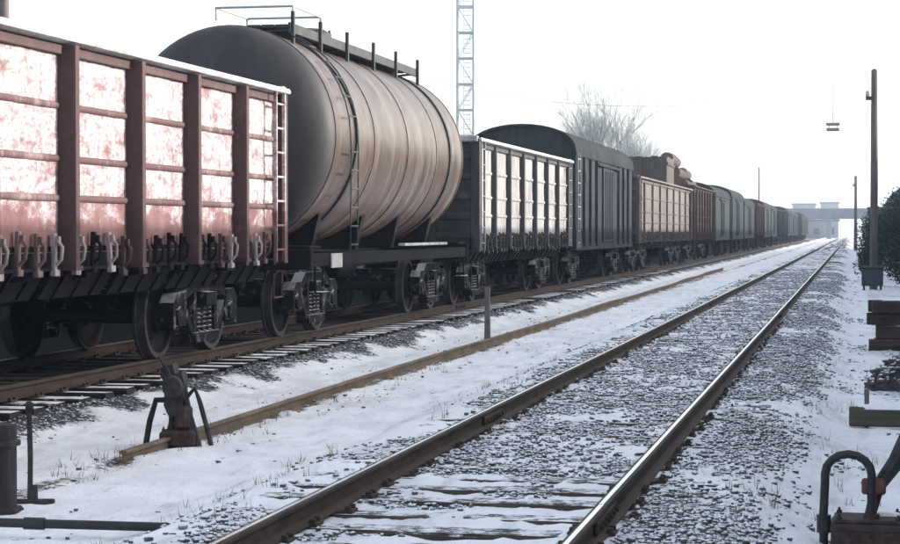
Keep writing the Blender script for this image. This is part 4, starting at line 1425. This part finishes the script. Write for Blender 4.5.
# lamp slung on a cable between the tall pole and a post beyond the train
LX, LT, LZ = -.62, 61.4, 4.72
root = empty('hanging_lamp', (LX, LT, LZ)); tag(root, 'small grey lamp hanging from a cable left of the tall pole', 'lamp')
b = MB(); b.cbox(-.21, .21, -.09, .09, -.03, .06, .015); link('canopy', b.mesh('canopy', M['lamp_grey']), root)
b = MB(); b.cbox(-.2, .2, -.08, .08, -.2, -.1, .02); link('housing', b.mesh('housing', M['lamp_grey']), root)
for s in (-1, 1):
    b = MB(); b.cyl((s * .12, 0, -.1), (s * .12, 0, -.03), .012, n=6); link('hanger', b.mesh('hanger', M['lamp_grey']), root)
b = MB()
A_, B_ = Vector((.58, 61.42, 6.1)), Vector((-17.5, 63.0, 7.6))
pts = []
for k in range(25):
    u = k / 24
    p = A_.lerp(B_, u); p.z -= 6.0 * u * (1 - u) * 0.9
    pts.append(p)
b.tube(pts, .005, 5)
o = link('span_cable', b.mesh('span_cable', M['cable'])); tag(o, 'thin cable slung from the tall pole across the tracks', 'cable')
u = (A_.x - LX) / (A_.x - B_.x)
cz = A_.lerp(B_, u).z - 5.4 * u * (1 - u)
b = MB(); b.cyl((0, 0, .06), (0, 0, cz - LZ), .01, n=5); link('drop_wire', b.mesh('drop_wire', M['cable']), root)

# ------------------------------------------------------------------ trees
def bare_tree(label, loc, h, seed, spread=0.5, levels=6):
    r = random.Random(seed)
    root = empty('bare_tree', loc); tag(root, label, 'tree', None)
    tr, tw = MB(), MB()
    def grow(p, d, L, rad, lev):
        pts, rr_ = [p], [rad]
        n_ = 4
        dd = d.copy()
        for i in range(n_):
            dd = (dd + Vector((r.uniform(-.13, .13), r.uniform(-.13, .13), r.uniform(-.02, .14)))).normalized()
            pts.append(pts[-1] + dd * (L / n_)); rr_.append(rad * (1 - .45 * (i + 1) / n_))
        (tr if lev < 2 else tw).tube(pts, rr_, 7 if lev == 0 else 5 if lev < 2 else 3, False)
        if lev >= levels: return
        nb = r.randint(3, 4) if lev < 3 else r.randint(2, 3)
        for i in range(nb):
            at = r.uniform(.45, 1.0) if lev else r.uniform(.35, 1.0)
            k = min(n_ - 1, int(at * n_))
            q = pts[k].lerp(pts[k + 1], at * n_ - k)
            ax = dd.orthogonal().normalized()
            ax.rotate(Matrix.Rotation(r.uniform(0, 6.28), 3, dd))
            nd = (dd + ax * r.uniform(.45, .95) * spread * 2 + Vector((0, 0, .15))).normalized()
            grow(q, nd, L * r.uniform(.58, .8), max(.006, rad * r.uniform(.42, .6)), lev + 1)
        grow(pts[-1], dd, L * .72, max(.006, rad * .52), lev + 1)
    grow(Vector((0, 0, -.2)), Vector((r.uniform(-.05, .05), 0, 1)), h * .33, h * .016, 0)
    link('trunk', tr.mesh('trunk', M['bark'], 60), root)
    link('crown', tw.mesh('crown', M['twig'], 0), root)
GZ = -.36
bare_tree('tall bare tree standing behind the arched boxcar', (-17.9, 138, GZ), 12.8, 3, .39)
bare_tree('slender bare tree right of the tall one behind the train', (-15.3, 141, GZ), 10.2, 8, .4)
bare_tree('smaller bare tree left of the tall one behind the train', (-20.2, 143, GZ), 10.4, 14, .4)

EVER = []
for seed in range(4):
    r = random.Random(seed)
    h, w = 8.0, 5.2
    vs, fs = [], []
    for k in range(6500):
        z_ = h * (.06 + .94 * r.random() ** 1.1)
        a = r.uniform(0, 6.28)
        lobe = .8 + .22 * math.sin(a * 3 + z_ * 1.7 + seed) + .18 * math.sin(a * 7 - z_ * 3.1)
        prof = w / 2 * (1 - (z_ / h) ** 1.6) ** .75 * lobe
        rd = prof * r.random() ** .42
        p = Vector((rd * math.cos(a), rd * math.sin(a), z_ + .25 * math.sin(a * 5 + z_ * 4)))
        d = Vector((math.cos(a), math.sin(a), r.uniform(-.7, .4))).normalized() * r.uniform(.18, .42)
        w_ = Vector((r.uniform(-1, 1), r.uniform(-1, 1), r.uniform(-.6, .6))).normalized() * r.uniform(.06, .14)
        i = len(vs)
        vs += [tuple(p - w_), tuple(p + w_), tuple(p + d)]; fs.append((i, i + 1, i + 2))
    me = bpy.data.meshes.new('crown'); me.from_pydata(vs, [], fs); me.materials.append(M['needle'])
    EVER.append(me)
EVER_TRUNK = MB().cyl((0, 0, -.3), (0, 0, 7.2), .22, .04, 8).mesh('trunk', M['bark'])
for i in range(32):
    t_ = 188 + i * 4.9 + random.uniform(-.8, .8)
    sc_ = random.uniform(.76, .9)
    root = empty('evergreen_tree', (6.0 + random.uniform(-.3, .5), t_, GZ), (0, 0, random.uniform(0, 6)))
    root.scale = (.9, .9, sc_)
    tag(root, ('%s dark evergreen of the row past the shed at the right edge' % ords[i]) if i < 8 else 'dark evergreen deep in the hazy row past the shed', 'tree', 'evergreens in a row past the shed')
    link('trunk', EVER_TRUNK, root); link('crown', EVER[i % 4], root)

# leafless shrubs along the right
def shrub(label, x_, t_, h, seed):
    r = random.Random(seed)
    root = empty('bare_shrub', (x_, t_, gz(x_, t_))); tag(root, label, 'shrub')
    b = MB(); s_ = MB()
    for k in range(46):
        a = r.uniform(0, 6.28); l = r.uniform(.15, .55) * h
        p = [Vector((0, 0, -.05))]
        top = Vector((l * math.cos(a), l * math.sin(a), h * r.uniform(.55, 1)))
        for j in range(1, 5):
            p.append(p[0].lerp(top, j / 4) + Vector((r.uniform(-.05, .05), r.uniform(-.05, .05), 0)) * h)
        (s_ if k < 10 else b).tube(p, [.014, .011, .008, .006, .004] if k > 9 else [.03, .026, .02, .014, .008], 4, False)
        for j in range(7):
            q = p[2].lerp(p[4], r.random())
            b.tube([q, q + Vector((r.uniform(-.2, .2), r.uniform(-.2, .2), r.uniform(.0, .22))) * h], [.006, .003], 3, False)
    link('stem', s_.mesh('stem', M['bark'], 0), root); link('twigs', b.mesh('twigs', M['twig'], 0), root)
shrub('bare shrub against the shed side beyond the sleeper stack', 1.85, 52, 1.2, 2)
def dense_shrub(label, x_, t_, w, h, seed):
    r = random.Random(seed)
    root = empty('evergreen_shrub', (x_, t_, gz(x_, t_))); tag(root, label, 'shrub', 'dark evergreen shrubs by the tall pole')
    b = MB()
    for k in range(5):
        b.tube([(0, 0, -.1), (r.uniform(-.3, .3) * w, r.uniform(-.3, .3) * w, h * .6)], [.04, .02], 5, False)
    link('stem', b.mesh('stem', M['bark'], 0), root)
    vs, fs = [], []
    for k in range(int(2600 * w * h / 3)):
        a, e = r.uniform(0, 6.28), math.asin(r.uniform(-.95, 1))
        lobe = .82 + .2 * math.sin(a * 3 + seed + e * 4) + .14 * math.sin(a * 8 + e * 9)
        q = r.random() ** .38 * lobe
        p = Vector((w / 2 * q * math.cos(a) * math.cos(e), w / 2 * q * math.sin(a) * math.cos(e), h * .5 + h * .5 * q * math.sin(e)))
        d = Vector((r.uniform(-1, 1), r.uniform(-1, 1), r.uniform(-.4, 1))).normalized() * r.uniform(.07, .17)
        w_ = Vector((r.uniform(-1, 1), r.uniform(-1, 1), r.uniform(-1, 1))).normalized() * r.uniform(.025, .06)
        i = len(vs)
        vs += [tuple(p - w_), tuple(p + w_), tuple(p + d)]; fs.append((i, i + 1, i + 2))
    me = bpy.data.meshes.new('crown'); me.from_pydata(vs, [], fs); me.materials.append(M['needle'])
    link('crown', me, root)
dense_shrub('low dark evergreen shrub at the path side just past the cabinet', .62, 72, 1.3, 1.55, 1)
dense_shrub('round dark evergreen shrub right of the tall pole', 1.6, 92, 2.4, 3.0, 2)
dense_shrub('broad dark evergreen shrub cut by the right edge behind the pole', 2.7, 98, 2.8, 4.4, 3)
dense_shrub('dark evergreen shrub close behind the tall pole', .98, 104, 1.7, 2.9, 4)
dense_shrub('leafy dark shrub at the right edge above the sleeper stack', 1.6, 64, 1.6, 1.7, 5)

# ------------------------------------------------------------------ long shed on the right (out of view, placed and sized to shade the yard)
SX, SH = 4.4, 4.6
root = empty('shade_shed', (SX, 0, -.36)); tag(root, 'long dark boarded shed out of view on the right, put there to shade the yard', 'shed')
H_ = SH + .36
b = MB(); b.bbox(0, 6, -45, 184, -.2, H_ - .15); link('wall', b.mesh('wall', M['shed_wall']), root)
b = MB(); b.prism([(-.35, H_ - .18), (-.35, H_), (3.0, H_ + .55), (6.35, H_), (6.35, H_ - .18), (3, H_ + .35)], -45.4, 184.4, 'y'); link('roof', b.mesh('roof', M['shed_roof']), root)
for k in range(26):
    y_ = -42 + k * 9.0
    b = MB(); b.bbox(-.12, -.002, -.12, .12, 0, H_ - .2); link('pilaster', b.mesh('pilaster', M['shed_wall']), root, (0, y_, 0))
for k in range(8):
    b = MB(); b.cbox(-.06, -.003, -1.5, 1.5, .1, 3.0, .01); link('door', b.mesh('door', M['shed_roof']), root, (0, -30 + k * 27, 0))

# dark brick hut against the shed, far along the path
root = empty('trackside_hut', (2.75, 190, -.38)); tag(root, 'dark flat-roofed hut beyond the tall pole, in front of the evergreens', 'hut')
b = MB(); b.cbox(-1.3, 1.3, 0, 5, 0, 3.9, .03); link('wall', b.mesh('wall', M['shed_wall']), root)
b = MB(); b.cbox(-1.45, 1.45, -.2, 5.2, 3.9, 4.12, .03); link('roof', b.mesh('roof', M['shed_roof']), root)
b = MB(); b.cbox(-.45, .45, -.06, -.003, .05, 2.1, .01); link('door', b.mesh('door', M['cabinet']), root, (-.5, 0, 0))
b = MB(); b.cbox(-.35, .35, -.05, -.003, 1.2, 2.0, .01); link('window', b.mesh('window', M['glass']), root, (.7, 0, 0))

# ------------------------------------------------------------------ bridge and blocks in the distance
BT = 455
root = empty('road_bridge', (0, BT, -.4)); tag(root, 'hazy grey road bridge crossing the tracks in the distance', 'bridge')
b = MB(); b.cbox(-70, 60, -4, 4, 4.6, 6.1, .05); link('deck', b.mesh('deck', M['concrete_dark']), root)
b = MB()
for s in (-1, 1):
    b.cbox(-70, 60, s * 3.9 - .1, s * 3.9 + .1, 6.1, 7.0, .02)
link('parapet', b.mesh('parapet', M['concrete_dark']), root)
for x_ in (-26, -15.5, -5.4, 2.6, 12):
    b = MB(); b.cbox(-.5, .5, -3, 3, -.2, 4.05, .05); b.cbox(-.7, .7, -3.6, 3.6, 4.0, 4.62, .05); link('pier', b.mesh('pier', M['block_wall']), root, (x_, 0, 0))
for x_ in (-65, 40):
    b = MB(); b.cbox(-18, 18, -4.5, 4.5, -.3, 4.5, .1); link('abutment', b.mesh('abutment', M['block_wall']), root, (x_, 0, 0))
def block(label, x0, x1, t_, h):
    root = empty('far_building', ((x0 + x1) / 2, t_, -.4)); tag(root, label, 'building')
    w = x1 - x0
    b = MB(); b.cbox(-w / 2, w / 2, 0, 14, 0, h, .05); link('wall', b.mesh('wall', M['block_wall']), root)
    b = MB(); b.cbox(-w / 2 - .3, w / 2 + .3, -.3, 14.3, h, h + .5, .05); link('roof', b.mesh('roof', M['concrete_dark']), root)
    b = MB(); b.cbox(-.7, .7, -.12, -.005, -.8, .8, .03); WM = b.mesh('window', M['glass'])
    n_ = max(2, int(w / 3))
    for j in range(int(h / 3)):
        for i in range(n_):
            link('window', WM, root, (-w / 2 + w * (i + .5) / n_, 0, 1.8 + 3 * j))
block('pale hazy flat-roofed block beyond the bridge on the left', -18.6, -11.8, 620, 10.0)
block('pale hazy flat-roofed block beyond the bridge near the distant pole', -10.0, -4.4, 620, 10.4)
block('low hazy building under the bridge at the end of the tracks', -14.5, -3.6, 500, 4.3)

# ------------------------------------------------------------------ winter haze
hm = bpy.data.materials.new('winter_haze'); hm.use_nodes = True
ht_ = hm.node_tree; ht_.nodes.clear()
pv = ht_.nodes.new('ShaderNodeVolumePrincipled'); mo = ht_.nodes.new('ShaderNodeOutputMaterial')
pv.inputs['Color'].default_value = (0.74, 0.85, 1.0, 1)
pv.inputs['Density'].default_value = 0.00055
pv.inputs['Anisotropy'].default_value = 0.2
ht_.links.new(pv.outputs[0], mo.inputs['Volume'])
b = MB(); b.bbox(-1800, 1800, -1000, 2000, -3.0, 37)
o = link('haze', b.mesh('haze', hm, 0)); tag(o, 'pale winter haze hanging over the whole rail yard', 'haze', kind='stuff')
